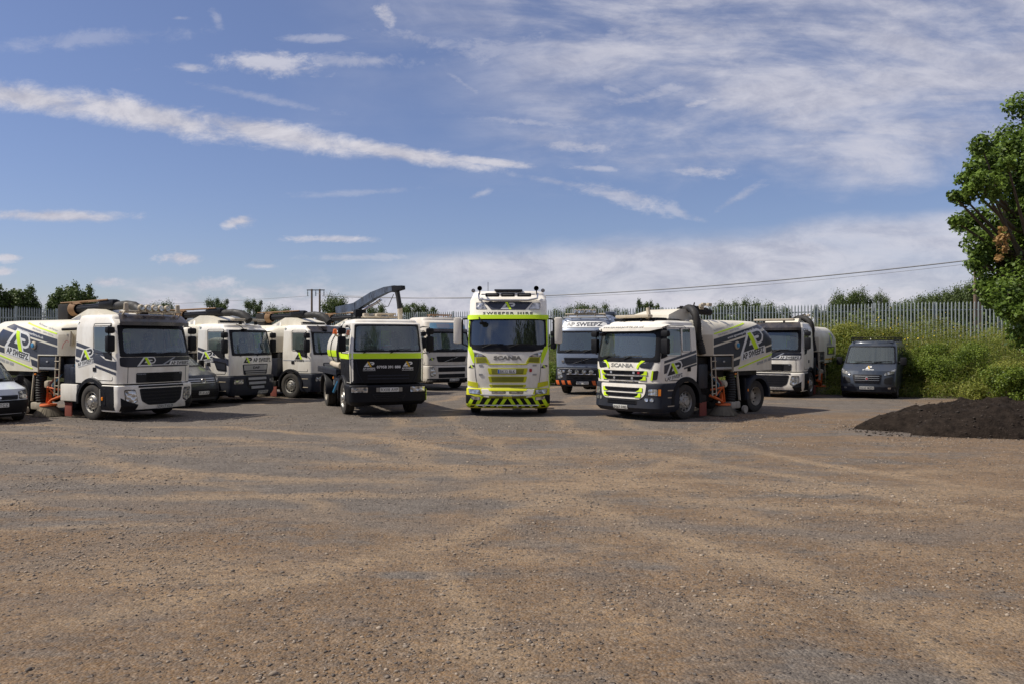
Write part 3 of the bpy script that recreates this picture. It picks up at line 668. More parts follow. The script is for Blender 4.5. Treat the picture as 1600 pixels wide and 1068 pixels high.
        hs = MB(); rng = random.Random(8)
        for k in range(6):
            q = rng.uniform(0, .3); hs.tube([(sg * 1.0, y0 + .8 + q, 1.25), (sg * 1.14, y0 + 1.0 + q + rng.uniform(-.1, .1), .95), (sg * 1.12, y0 + 1.1 + q, .7), (sg * 1.0, y0 + 1.3, .5)], .014, 5, m=[RUBBER, BLUE, RUBBER, REDD, RUBBER, DUSTW][k])
        hs.build('hydraulic_hoses', None, p)
        MB().box((sg * 1.12, y0 + .33, .25), (.03, .34, .42), .01).build('rubber_flap', REDR, p)
        MB().box((sg * 1.0, y0 + .33, .55), (.3, .3, .22), .04).build('flap_bracket', CHASSIS, p)
        lm = MB(); lm.box((sg * 1.2, y0 + 1.9, 1.24), (.04, .08, .05), .015); lm.build('marker_lamp', AMBER, p)
    if hose == 'side':     # arched hose that drops down the chamfered corner
        t = MB(); pts = []; rr = []; ctrl = [(.25, y0 + .55, 3.12), (.62, y0 + .35, 3.2), (.95, y0 + .16, 3.05), (1.06, y0 + .14, 2.75), (1.04, y0 + .2, 2.4), (1.08, y0 + .3, 2.05), (1.1, y0 + .34, 1.85)]
        for k in range(61):
            q = k / 60 * (len(ctrl) - 1); i = min(int(q), len(ctrl) - 2); f = q - i
            P_ = [Vector(ctrl[max(i - 1, 0)]), Vector(ctrl[i]), Vector(ctrl[i + 1]), Vector(ctrl[min(i + 2, len(ctrl) - 1)])]
            pt = .5 * ((2 * P_[1]) + (-P_[0] + P_[2]) * f + (2 * P_[0] - 5 * P_[1] + 4 * P_[2] - P_[3]) * f * f + (-P_[0] + 3 * P_[1] - 3 * P_[2] + P_[3]) * f ** 3)
            pts.append(pt); rr.append(.105 + (.012 if k % 2 else 0))
        t.tube(pts, rr, 14); t.build('suction_hose', RUBBER, p)
        g = MB(); g.tube([(.1, y0 + .7, 3.12), (.5, y0 + .9, 3.14), (.55, y0 + 1.5, 3.1)], .1, 12); g.box((.35, y0 + 1.0, 3.2), (.4, .3, .18), .04); g.tube([(.0, y0 + .8, 2.9), (.0, y0 + .8, 3.3)], .06, 8)
        g.tube([(.3, y0 + .2, 3.2), (.3, y0 + .9, 3.3), (.6, y0 + 1.3, 3.2)], .03, 6); g.tube([(.3, y0 + 1.0, 3.3), (.7, y0 + .5, 3.36), (.75, y0 + .35, 3.1)], .02, 6)
        g.build('boom_swivel', CHASSIS, p)
        d = MB(); rng = random.Random(4)
        for k in range(9): d.box((rng.uniform(.1, .7), y0 + rng.uniform(.9, 1.4), rng.uniform(3.15, 3.38)), (.1, .16, .09), .02)
        d.build('valve_block', DUSTW, p)
    elif hose == 'roof':   # boom pipe stowed along the roof, nozzle arching down behind the cab
        z = 3.27; g = MB(); g.box((-.1, y0 + 2.0, 3.12), (.42, .55, .5), .05); g.build('boom_pivot', CHASSIS, p)
        c = MB().lathe([(-.14, .17), (-.1, .2), (.0, .2), (.04, .23), (.1, .23), (.14, .15)], (-.1, y0 + 1.62, z - .06), 'y', 18); c.build('pipe_collar', RUST, p)
        t = MB().tube([(-.1, y0 + 1.7, z - .06), (-.1, y0 - .55, z + .0)], .12, 14); t.build('boom_pipe', BLACK, p)
        hmp = MB(); hmp.box((-.1, y0 - .05, z + .07), (.3, .75, .26), .1); hmp.build('boom_joint', BLACK, p)
        pts = [(-.1, y0 - .5, z), (-.1, y0 - .9, z + .02), (-.1, y0 - 1.25, z - .03), (-.1, y0 - 1.5, z - .14), (-.1, y0 - 1.68, z - .3)]
        MB().tube(pts, [.125, .13, .14, .15, .14], 14).build('boom_nozzle', RUBBER, p)
        f = MB(); f.tube([(.05, y0 + 2.2, z + .14), (.05, y0 - .2, z + .19)], .022, 6); f.tube([(-.25, y0 + 2.2, z + .14), (-.25, y0 - .2, z + .19)], .022, 6)
        for k in range(3): f.tube([(.05, y0 + 2.2 - k, z + .15), (-.25, y0 + 2.2 - k, z + .15)], .02, 6)
        f.build('boom_frame', RUST, p)
    if -1 in gear and detail:
        e = MB().lathe([(-.19, 0), (-.19, .06), (.14, .06), (.18, .03), (.22, .02), (.22, 0)], (-1.05, y0 + .32, 2.28), 'z', 14); e.build('fire_extinguisher', EXT, p)
        MB().tube([(-.98, y0 + .16, 2.58), (-1.16, y0 + .58, 2.56)], .04, 8).build('wash_lance', BLACK, p)
        MB().tube([(-1.09, y0 + .36, 2.2), (-1.12, y0 + .44, 2.24), (-1.16, y0 + .52, 2.15), (-1.18, y0 + .56, 2.0)], .008, 5).build('wash_hose', REDD, p)
    for sg in graphics:
        w_ = MB().lathe([(0, .12), (.03, .12), (.05, .09), (.05, 0)], (0, 0, 0), 'x', 20); o = w_.build('porthole', DUSTW, p); o.location = H.side(sg)(y0 + 1.95, 2.1, 0.004); o.rotation_euler = (0, 0, 0 if sg > 0 else math.pi)
        q = MB().lathe([(.04, .07), (.07, .07), (.08, 0)], (0, 0, 0), 'x', 16).build('porthole_plug', BLUE, o)
    return H

# ------------------------------------------------------------------ cab types
def roof_bar(p, y, z, w, lamps=4, beacons=(), m=None, r=.022, lampm=None):
    b = MB(); b.tube([(-w, y + .12, z - .12), (-w, y, z), (w, y, z), (w, y + .12, z - .12)], r, 8); b.tube([(-w * .95, y + .3, z - .02), (w * .95, y + .3, z - .02)], r, 8)
    for k in (-1, -.5, .5, 1): b.tube([(w * k * .9, y, z), (w * k * .9, y + .3, z - .02)], r * .8, 6); b.tube([(w * k * .9, y + .15, z), (w * k * .9, y + .2, z - .16)], r * .8, 6)
    o = b.build('roof_bar', m or DUSTW, p)
    for k in range(lamps):
        x = (-.5 + (k + .5) / lamps) * w * 1.15
        l = MB().lathe([(-.055, 0), (-.055, .085), (-.03, .095), (.03, .09), (.06, .05), (.07, 0)], (x, y - .02, z + .11), 'y', 18, m=DUSTW); l.lathe([(-.058, 0), (-.058, .075)], (x, y - .02, z + .11), 'y', 18, m=LENS); l.build('spot_lamp', None, p)
    for x in beacons: beacon(p, (x, y + .05, z + .02), lampm or DUSTW, .2)
    return o
def light_strip(p, y, z, w, m=None):
    b = MB().box((0, y, z), (w * 2, .22, .09), .035, m=m or DUSTW)
    for x in (-w * .5, w * .5): b.box((x, y, z - .1), (.06, .12, .14), .01, m=BLACK)
    return b.build('light_bar', None, p)

def cab_fe(p, side=-1, bar=True, plate_s='DX17 KLD', logo_on=True, length=2.2, lamps=5, stripes=True):
    cab = Cab([(1.04, 1.18, .05, length), (1.5, 1.19, .03, length), (1.8, 1.19, .04, length), (2.6, 1.14, .22, length), (2.72, 1.12, .27, length), (2.98, 1.06, .5, length - .02)], D=.3, n=3.0, bow=.06, top_r=.14)
    cab.shell(p, WHITE, front_win=(.90, 1.84, 2.62), side_win=[(.05, .5, 1.92, 2.62)], extra_z=(1.2, 1.35, 2.2))
    cab.screen_frame(p, .90, 1.84, 2.62, wid=.05, over=.05); interior(p, cab, 1.88, 2.62, length)
    for sg in (1, -1):
        a, b = cab.fpt(.05, 1.92), cab.fpt(.5, 1.92); a2 = cab.fpt(.05, 2.62); b2 = cab.fpt(.5, 2.62)
        cab.side_frame(p, sg, [(a, 1.92), (b, 1.92), (b2, 2.62), (a2, 2.62)])
        door_lines(p, cab, sg, a - .06, b + .1, 1.12, 2.72, (b - .02, 1.42))
        k = MB(); plate(k, cab.side(sg), [(a - .04, 1.70), (a - .02, 1.92), (a + .4, 1.92), (a + .28, 1.75)], .007, .01); k.build('window_corner', BLACK, p)
        mirror(p, cab, sg, 2.62, 1.92)
        if stripes:
            swoosh(p, cab, sg, length, [[(length - .02, 2.20), (length - .02, 2.10), (.95, 1.82), (.7, 1.78), (.8, 1.9)], [(length - .02, 2.03), (length - .02, 1.80), (.30, 1.42), (.30, 1.66), (.75, 1.70), (1.05, 1.84)],
                   [(1.25, 1.56), (.32, 1.36), (.32, 1.28), (1.25, 1.49)], [(length - .02, 1.72), (1.95, 1.67), (1.98, 1.60), (length - .02, 1.65)]], (1.66, 1.84), .27, -.19 * 1, back=DECW, wz=.11)
        arch(p, 1.42, sg, .58, .70, x0=.75, x1=1.23); steps(p, sg, .42, .82, zt=1.06)
    v = MB(); P = [(.96, 2.70), (.6, 2.96)]
    # smoked sun visor
    n = 16; vs = []; fs = []
    for k in range(n + 1):
        t = -1 + 2 * k / n; x = t * 1.12
        for (z, dy) in ((2.66, -.17), (2.76, -.17), (2.95, .02), (2.98, .12)): yy = cab.fy(x, min(z, 2.9)); w_ = 1.12 if z < 2.8 else 1.04; vs.append((t * w_, cab.fy(t * 1.0, 2.68) + dy, z))
    for k in range(n):
        for j in range(3): a = k * 4 + j; fs.append((a, a + 4, a + 5, a + 1))
    v.add(vs, fs); v.build('sun_visor', VISOR, p)
    F = cab.front; b = MB(); plate(b, F, rpoly([(-1.12, 1.53), (-.95, 1.50), (.95, 1.50), (1.12, 1.53), (1.13, 1.78), (-1.13, 1.78)], .05), .005, .02, m=STEEL_NAVY)
    b.build('front_band', None, p)
    w_ = MB(); plate(w_, F, [(-.62, 1.545), (1.06, 1.535), (1.09, 1.555), (-.60, 1.565)], .010, 0, m=DECW); plate(w_, F, [(.28, 1.54), (1.08, 1.53), (1.1, 1.67), (.36, 1.67)], .010, 0, m=DECW)
    w_.add([F(.06, 1.565, .014), F(.11, 1.545, .014), F(.52, 1.76, .014), F(.46, 1.77, .014)], [(0, 1, 2, 3)], DECG); w_.build('front_badge', None, p)
    l = MB(); logo(l, F, (-.40, 1.655), .21, .008, 0, 1, INK, LIME, DECW); l.build('logo', None, p)
    t = MB(); text(t, F, 'AP SWEEPZ', (.71, 1.602), .095, .70, .0125, bold=.03, m=INK); text(t, F, 'VOLVO', (-.58, 1.305), .035, .26, .026, m=DECG); text(t, F, 'FE', (.70, 1.305), .035, .08, .026, m=DECG); t.build('lettering', None, p)
    grille(p, F, rpoly([(-.72, 1.06), (.76, 1.06), (.78, 1.34), (-.72, 1.34)], .04), 6, .01, sm=BLACK, inset=.3)
    low = Cab([(.26, 1.17, .02, 1.0), (.42, 1.21, -.05, 1.0), (1.0, 1.22, -.03, 1.0)], D=.3, n=3.2, bow=.07, top_r=.03); low.shell(p, WHITE, 'bumper', extra_z=(.55, .7, .85))
    G = low.front; b = MB(); plate(b, G, [(-1.14, .28), (-.78, .28), (-.72, .46), (-.86, .50), (-1.02, .57), (-1.15, .66)], .012, .02, .03, m=BLACK); plate(b, G, [(1.14, .28), (.90, .28), (.82, .46), (.92, .50), (1.04, .57), (1.15, .66)], .012, .02, .03, m=BLACK)
    plate(b, G, rect(-1.1, .26, 1.1, .315), .012, .02, m=BLACK); plate(b, G, rect(-.7, .93, .76, .985), .01, .02, m=DARK); b.build('bumper_corner', None, p)
    grille(p, G, rpoly([(-.68, .90), (-.62, .55), (-.42, .43), (.44, .43), (.64, .55), (.72, .90)], .06), 5, .008, inset=.06, name='lower_grille')
    for sx in (-1, 1): headlight(p, G, rpoly([(sx * 1.06, .86), (sx * .80, .86), (sx * .74, .56), (sx * .86, .50), (sx * 1.04, .58)][::sx], .04), .012)
    for sg in (1, -1):
        q = MB(); plate(q, low.side(sg), rect(.36, .3, .98, .98), .006, .02, m=BLACK); q.build('corner_panel', None, p); MB().box((sg * 1.235, .86, .62), (.03, .07, .1), .01).build('indicator', AMBER, p)
    number_plate(p, G, (.12, .37), plate_s)
    for sx in (-1, 1):
        gp = MB(); plate(gp, F, rect(sx * .94 - .006, 1.06, sx * .94 + .006, 1.50), .003, .01); gp.build('panel_gap', DARK, p)
    wipers(p, cab, 1.86)
    axle(p, 1.42, 1.06, 'front', False, nuts=NUTC)
    if bar: roof_bar(p, .32, 3.06, .92, lamps, (-.84, .84))
    return cab, low

def cab_lf(p, plate_s='DY19 PYK', visor=False, graphics=True, length=1.78):
    cab = Cab([(1.0, 1.10, .05, length), (1.4, 1.12, .03, length), (1.7, 1.12, .05, length), (2.64, 1.06, .24, length), (2.86, 1.0, .42, length)], D=.28, n=3.0, bow=.06, top_r=.13)
    cab.shell(p, WHITE, front_win=(.90, 1.74, 2.60), side_win=[(.05, .62, 1.88, 2.55)], extra_z=(1.2, 2.1))
    cab.screen_frame(p, .90, 1.74, 2.60, wid=.05); interior(p, cab, 1.78, 2.6, length, 1.1)
    F = cab.front
    for sg in (1, -1):
        a, b = cab.fpt(.05, 1.88), cab.fpt(.62, 1.88); a2, b2 = cab.fpt(.05, 2.55), cab.fpt(.62, 2.55)
        cab.side_frame(p, sg, [(a, 1.88), (b, 1.88), (b2, 2.55), (a2, 2.55)]); door_lines(p, cab, sg, a - .05, b + .08, 1.05, 2.66, (b - .02, 1.40)); mirror(p, cab, sg, 2.55, 1.78)
        k = MB(); plate(k, cab.side(sg), [(a - .03, 1.58), (a - .02, 1.90), (b - .12, 1.90), (a + .28, 1.66)], .007, .01); k.build('window_corner', BLACK, p)
        if graphics:
            swoosh(p, cab, sg, length, [[(length - .02, 2.02), (length - .02, 1.92), (.9, 1.70), (1.0, 1.82)], [(length - .02, 1.86), (length - .02, 1.58), (.30, 1.36), (.30, 1.60), (.9, 1.64)]], (1.32, 1.72), .25, -.17, back=DECW, wz=.10)
            q = MB(); plate(q, cab.side(sg), rpoly([(.40, 1.16), (.84, 1.20), (.98, 1.54), (.40, 1.46)], .04), .012, .02, m=BLACK); plate(q, cab.side(sg), rpoly([(.45, 1.21), (.80, 1.24), (.92, 1.48), (.45, 1.41)], .03), .016, 0, m=SKYV if False else BUMP); q.build('kerb_window', None, p)
        else:
            swoosh(p, cab, sg, length, [[(length - .02, 1.50), (.3, 1.50), (.3, 1.47), (length - .02, 1.47)]], (.85, 1.66), .24, 0, wz=.075, m=DECG)
        arch(p, 1.35, sg, .56, .66, x0=.7, x1=1.17); steps(p, sg, .38, .76, zt=1.02, x=1.1)
    if graphics:
        l = MB(); logo(l, F, (-.42, 1.545), .19, .008, 0, 1, INK, LIME); l.build('logo', None, p)
        t = MB(); text(t, F, 'AP SWEEPZ', (.36, 1.545), .15, 1.02, .004, bold=.02, m=INK); t.build('lettering', None, p)
    else:
        l = MB(); logo(l, F, (.1, 1.55), .18, .008, 0, 1, INK, LIME); l.build('logo', None, p)
    low = Cab([(.28, 1.08, .02, .95), (.42, 1.13, -.04, .95), (.98, 1.14, -.02, .95)], D=.28, n=3.2, bow=.07, top_r=.03); low.shell(p, BUMP, 'bumper', extra_z=(.6, .8))
    G = low.front
    g = MB(); plate(g, F, rpoly([(-.60, 1.02), (.60, 1.02), (.66, 1.40), (-.66, 1.40)], .05), .006, .02, m=BUMP); g.build('grille_surround', None, p)
    s = MB(); plate(s, F, rpoly([(-.58, 1.18), (.58, 1.18), (.61, 1.37), (-.61, 1.37)], .03), .012, .02, m=SILVER); text(s, F, 'DAF', (0, 1.275), .09, .34, .0145, bold=.04, m=INK); s.build('badge_panel', None, p)
    grille(p, F, rpoly([(-.54, 1.02), (.54, 1.02), (.58, 1.16), (-.58, 1.16)], .02), 2, .01, sm=SILVER)
    grille(p, G, rpoly([(-.56, .96), (-.50, .62), (-.30, .48), (.30, .48), (.50, .62), (.56, .96)], .06), 3, .012, sm=SILVER, inset=.08, name='lower_grille')
    for sx in (-1, 1): headlight(p, G, rpoly([(sx * 1.02, .86), (sx * .66, .86), (sx * .70, .70), (sx * 1.03, .70)][::sx], .03), .012)
    number_plate(p, G, (.30, .37), plate_s); wipers(p, cab, 1.76)
    axle(p, 1.35, 1.0, 'front', False, nuts=NUTC)
    if visor:
        v = MB(); plate(v, F, rpoly([(-.98, 2.56), (.98, 2.56), (.93, 2.82), (-.93, 2.82)], .04), .09, .09); v.build('sun_visor', VISOR, p)
    else:
        light_strip(p, .42, 3.0, .8)
    d = MB().box((0, length - .35, 2.93), (1.3, .5, .12), .05); d.build('roof_air_intake', BLACK, p)
    near_mirror(p, cab, -.55, 2.72); return cab, low

def cab_iveco(p):
    L_ = 1.75; cab = Cab([(1.0, 1.10, .0, L_), (1.72, 1.12, .0, L_), (1.9, 1.12, .02, L_), (2.74, 1.05, .16, L_), (2.88, 1.0, .34, L_)], D=.24, n=3.6, bow=.05, top_r=.1)
    cab.shell(p, WHITE, front_win=(.90, 1.92, 2.70), side_win=[(.04, .58, 1.94, 2.62)], extra_z=(1.3, 1.55))
    cab.screen_frame(p, .90, 1.92, 2.70, wid=.03, over=.015); interior(p, cab, 1.96, 2.68, L_, 1.1); F = cab.front
    for sg in (1, -1):
        a, b = cab.fpt(.04, 1.94), cab.fpt(.58, 1.94); cab.side_frame(p, sg, [(a, 1.94), (b, 1.94), (cab.fpt(.58, 2.62), 2.62), (cab.fpt(.04, 2.62), 2.62)]); door_lines(p, cab, sg, a - .04, b + .07, 1.05, 2.7, (b, 1.5))
        q = MB(); plate(q, cab.side(sg), rect(.16, 1.02, 1.74, 1.70), .006, .01, .15, m=BLACK); q.build('lower_side_panel', None, p)
        q = MB(); plate(q, cab.side(sg), rect(.16, 1.70, 1.74, 1.86), .006, .01, .15, m=LIME); q.build('livery_stripe', None, p)
        arch(p, 1.3, sg, .58, .70, x0=.7, x1=1.17); steps(p, sg, .36, .72, zt=1.02, x=1.08)
        mirror(p, cab, sg, 2.62, 1.9, out=.28)
    q = MB(); plate(q, F, rect(-1.1, 1.715, 1.1, 1.875), .006, .02, m=LIME); q.build('livery_band', None, p)
    q = MB(); plate(q, F, rpoly([(-1.09, 1.0), (1.09, 1.0), (1.1, 1.71), (-1.1, 1.71)], .03), .006, .02, m=BLACK); q.build('front_panel', None, p)
    s = MB()
    for sx in (-1, 1):
        pts = [(sx * .96, 1.68), (sx * .90, 1.3), (sx * .76, 1.03)]
        for a, b in zip(pts, pts[1:]): plate(s, F, [(a[0] - .008, a[1]), (a[0] + .008, a[1]), (b[0] + .008, b[1]), (b[0] - .008, b[1])], .02, .012)
    for z in (1.2, 1.11): plate(s, F, rect(-.62, z, .62, z + .035), .024, .02)
    s.build('panel_ribs', BUMP, p)
    for x in (-.58, .58):
        l = MB(); logo(l, F, (x, 1.55), .14, .008, 0, 1, DECW, GOLD); l.build('logo', None, p)
    t = MB()
    for x in (-.58, .58): text(t, F, 'AP SWEEPZ', (x, 1.425), .06, .36, .009, bold=.03, m=DECW); plate(t, F, rect(x - .18, 1.365, x + .18, 1.375), .012, 0, m=DECW)
    text(t, F, '07958 391 888', (0, 1.47), .085, .72, .009, bold=.03, m=DECW); t.build('lettering', None, p)
    low = Cab([(.34, 1.08, .02, .7), (.45, 1.16, -.09, .75), (.95, 1.17, -.09, .75)], D=.22, n=4.2, bow=.06, top_r=.05); low.shell(p, BLACK, 'bumper', extra_z=(.6, .8)); G = low.front
    for sx in (-1, 1): headlight(p, G, rpoly([(sx * 1.1, .88), (sx * .64, .88), (sx * .64, .73), (sx * 1.1, .73)][::sx], .02), .012)
    r_ = MB(); 
    for sx in (-1, 1): plate(r_, G, rect(sx * .34 - .05, .745, sx * .34 + .05, .865), .012, .01)
    r_.build('reflector', GREYTX, p)
    for sx in (1,):
        r2 = MB(); r2.box((sx * 1.185, .25, .62), (.02, .25, .35), .005); r2.build('side_marker', LIME, p)
    grille(p, G, rpoly([(-.52, .68), (-.40, .50), (.40, .50), (.52, .68)], .04), 3, .01, name='lower_grille'); number_plate(p, G, (0, .805), 'RX08 AVP', w=.56, h=.125)
    wipers(p, cab, 1.94); axle(p, 1.3, .98, 'front', False, nuts=NUTC)
    it = MB(); it.box((-.38, .62, 2.08), (.36, .12, .05), .01, m=DECW); it.box((.05, .6, 2.05), (.26, .1, .06), .02, m=REDD); it.box((.12, .62, 2.1), (.2, .1, .05), .02, m=DECW); it.build('dashboard_papers', None, p)
    st = MB().tube([(-.1, 1.4, 2.2), (-.02, 1.4, 2.5), (.04, 1.4, 2.28), (.35, 1.4, 2.2)], .012, 5); st.build('grab_strap', YEL, p)
    return cab, low

def cab_fm(p, paint, sign, dark_low=True, plate_s='', lampbar=True, length=2.15):
    cab = Cab([(1.16, 1.20, .02, length), (1.6, 1.21, .0, length), (1.8, 1.21, .02, length), (2.68, 1.15, .20, length), (3.1, 1.08, .42, length), (3.34, 1.0, .75, length)], D=.3, n=3.2, bow=.06, top_r=.14)
    cab.shell(p, paint, front_win=(.90, 1.80, 2.64), side_win=[(.04, .46, 1.92, 2.62)], extra_z=(1.3, 2.9)); cab.screen_frame(p, .90, 1.80, 2.64, wid=.05, over=.06)
    interior(p, cab, 1.84, 2.62, length); F = cab.front
    for sg in (1, -1):
        a, b = cab.fpt(.04, 1.92), cab.fpt(.46, 1.92); cab.side_frame(p, sg, [(a, 1.92), (b, 1.92), (cab.fpt(.46, 2.62), 2.62), (cab.fpt(.04, 2.62), 2.62)]); door_lines(p, cab, sg, a - .05, b + .1, 1.2, 2.72, (b, 1.5))
        mirror(p, cab, sg, 2.66, 1.9); arch(p, 1.38, sg, .58, .72, x0=.75, x1=1.25); steps(p, sg, .42, .82, zt=1.12, x=1.18)
    sgn = MB(); dk = not dark_low
    plate(sgn, F, rpoly([(-.98, 2.80), (.98, 2.80), (.90, 3.06), (-.90, 3.06)], .04), .03, .05, m=DECW if dark_low else SKYV)
    if dark_low: text(sgn, F, 'AP SWEEPZ', (0, 2.93), .17, 1.55, .033, bold=.03, m=NAVY)
    else:
        plate(sgn, F, rect(-.62, 2.83, .05, 3.03), .034, 0, m=DECG); text(sgn, F, 'LNGWYTE', (.45, 2.93), .12, .75, .033, bold=.03, m=DECG)
    sgn.build('roof_sign', None, p)
    v = MB(); plate(v, F, rpoly([(-1.02, 2.66), (1.02, 2.66), (1.0, 2.78), (-1.0, 2.78)], .03), .02 if dark_low else .08, .06); v.build('sun_visor', paint if dark_low else VISOR, p)
    g = grille(p, F, rpoly([(-.74, 1.30), (.74, 1.30), (.82, 1.56), (-.82, 1.56)], .05), 4, .01, sm=BLACK if not dark_low else BUMP)
    d = MB(); plate(d, F, [(-.46, 1.31), (-.40, 1.31), (.46, 1.56), (.38, 1.56)], .034, .02); d.lathe([(-.02, .05), (.02, .07), (.03, .07)], (0, F(0, 1.435)[1] - .04, 1.435), 'y', 16); d.build('diagonal_badge', CHROME, p)
    low = Cab([(.36, 1.15, .05, 1.0), (.46, 1.22, -.03, 1.0), (1.14, 1.22, -.01, 1.0)], D=.3, n=3.4, bow=.07, top_r=.04); low.shell(p, STEEL_NAVY if dark_low else paint, 'bumper', extra_z=(.6, .8, .95)); G = low.front
    for sx in (-1, 1): headlight(p, G, rpoly([(sx * 1.12, 1.10), (sx * .92, 1.04), (sx * .86, .72), (sx * 1.08, .66)][::sx], .04), .012)
    if dark_low:
        grille(p, G, rect(-.72, .66, .72, 1.08), 5, .008, name='lower_grille')
        ch = MB(); plate(ch, G, rect(-1.2, .42, 1.2, .62), .02, .03, m=BLACK)
        for k in range(9):
            x = -1.12 + k * .265
            if abs(x + .1) > .32: plate(ch, G, [(x, .43), (x + .14, .43), (x + .08, .61), (x - .06, .61)], .026, 0, m=ORANGE)
        ch.build('hazard_strip', None, p); number_plate(p, G, (.02, .52), 'BP63 CWR', off=.034)
        lb = MB().tube([(-.62, -.16, .88), (.62, -.16, .88)], .02, 8, m=CHROME)
        lb.build('lamp_bar', None, p)
        for k in range(4):
            x = -.48 + k * .3; l = MB().lathe([(-.04, 0), (-.04, .08), (.0, .1), (.05, .06), (.06, 0)], (x, -.18, .98), 'y', 18, m=CHROME); l.lathe([(-.044, 0), (-.044, .078)], (x, -.18, .98), 'y', 16, m=LENS); l.build('spot_lamp', None, p)
        for x, z in ((-.86, 1.40), (-.82, .98)): q = MB(); plate(q, F if z > 1.2 else G, rpoly(rect(x - .05, z - .05, x + .05, z + .05), .02), .02, .02, m=LENS); q.build('marker_lamp', None, p)
    else:
        grille(p, G, rect(-.74, .86, .74, 1.06), 4, .008, name='lower_grille'); grille(p, G, rect(-.72, .58, .72, .76), 4, .008, name='lower_grille')
        b = MB(); plate(b, G, rect(-1.2, .37, 1.2, .55), .02, .03, m=BLACK); b.build('bumper_strip', None, p); number_plate(p, G, (.1, .48), plate_s, off=.034)
        l = MB(); logo(l, F, (-1.02, 1.44), .11, .008, 0, 1, INK, LIME); l.build('logo', None, p)
    wipers(p, cab, 1.84); axle(p, 1.38, 1.05, 'front', False)
    for y in (4.6,): axle(p, y, .98, 'rear', True)
    chassis(p, .6, 6.6)
    return cab, low

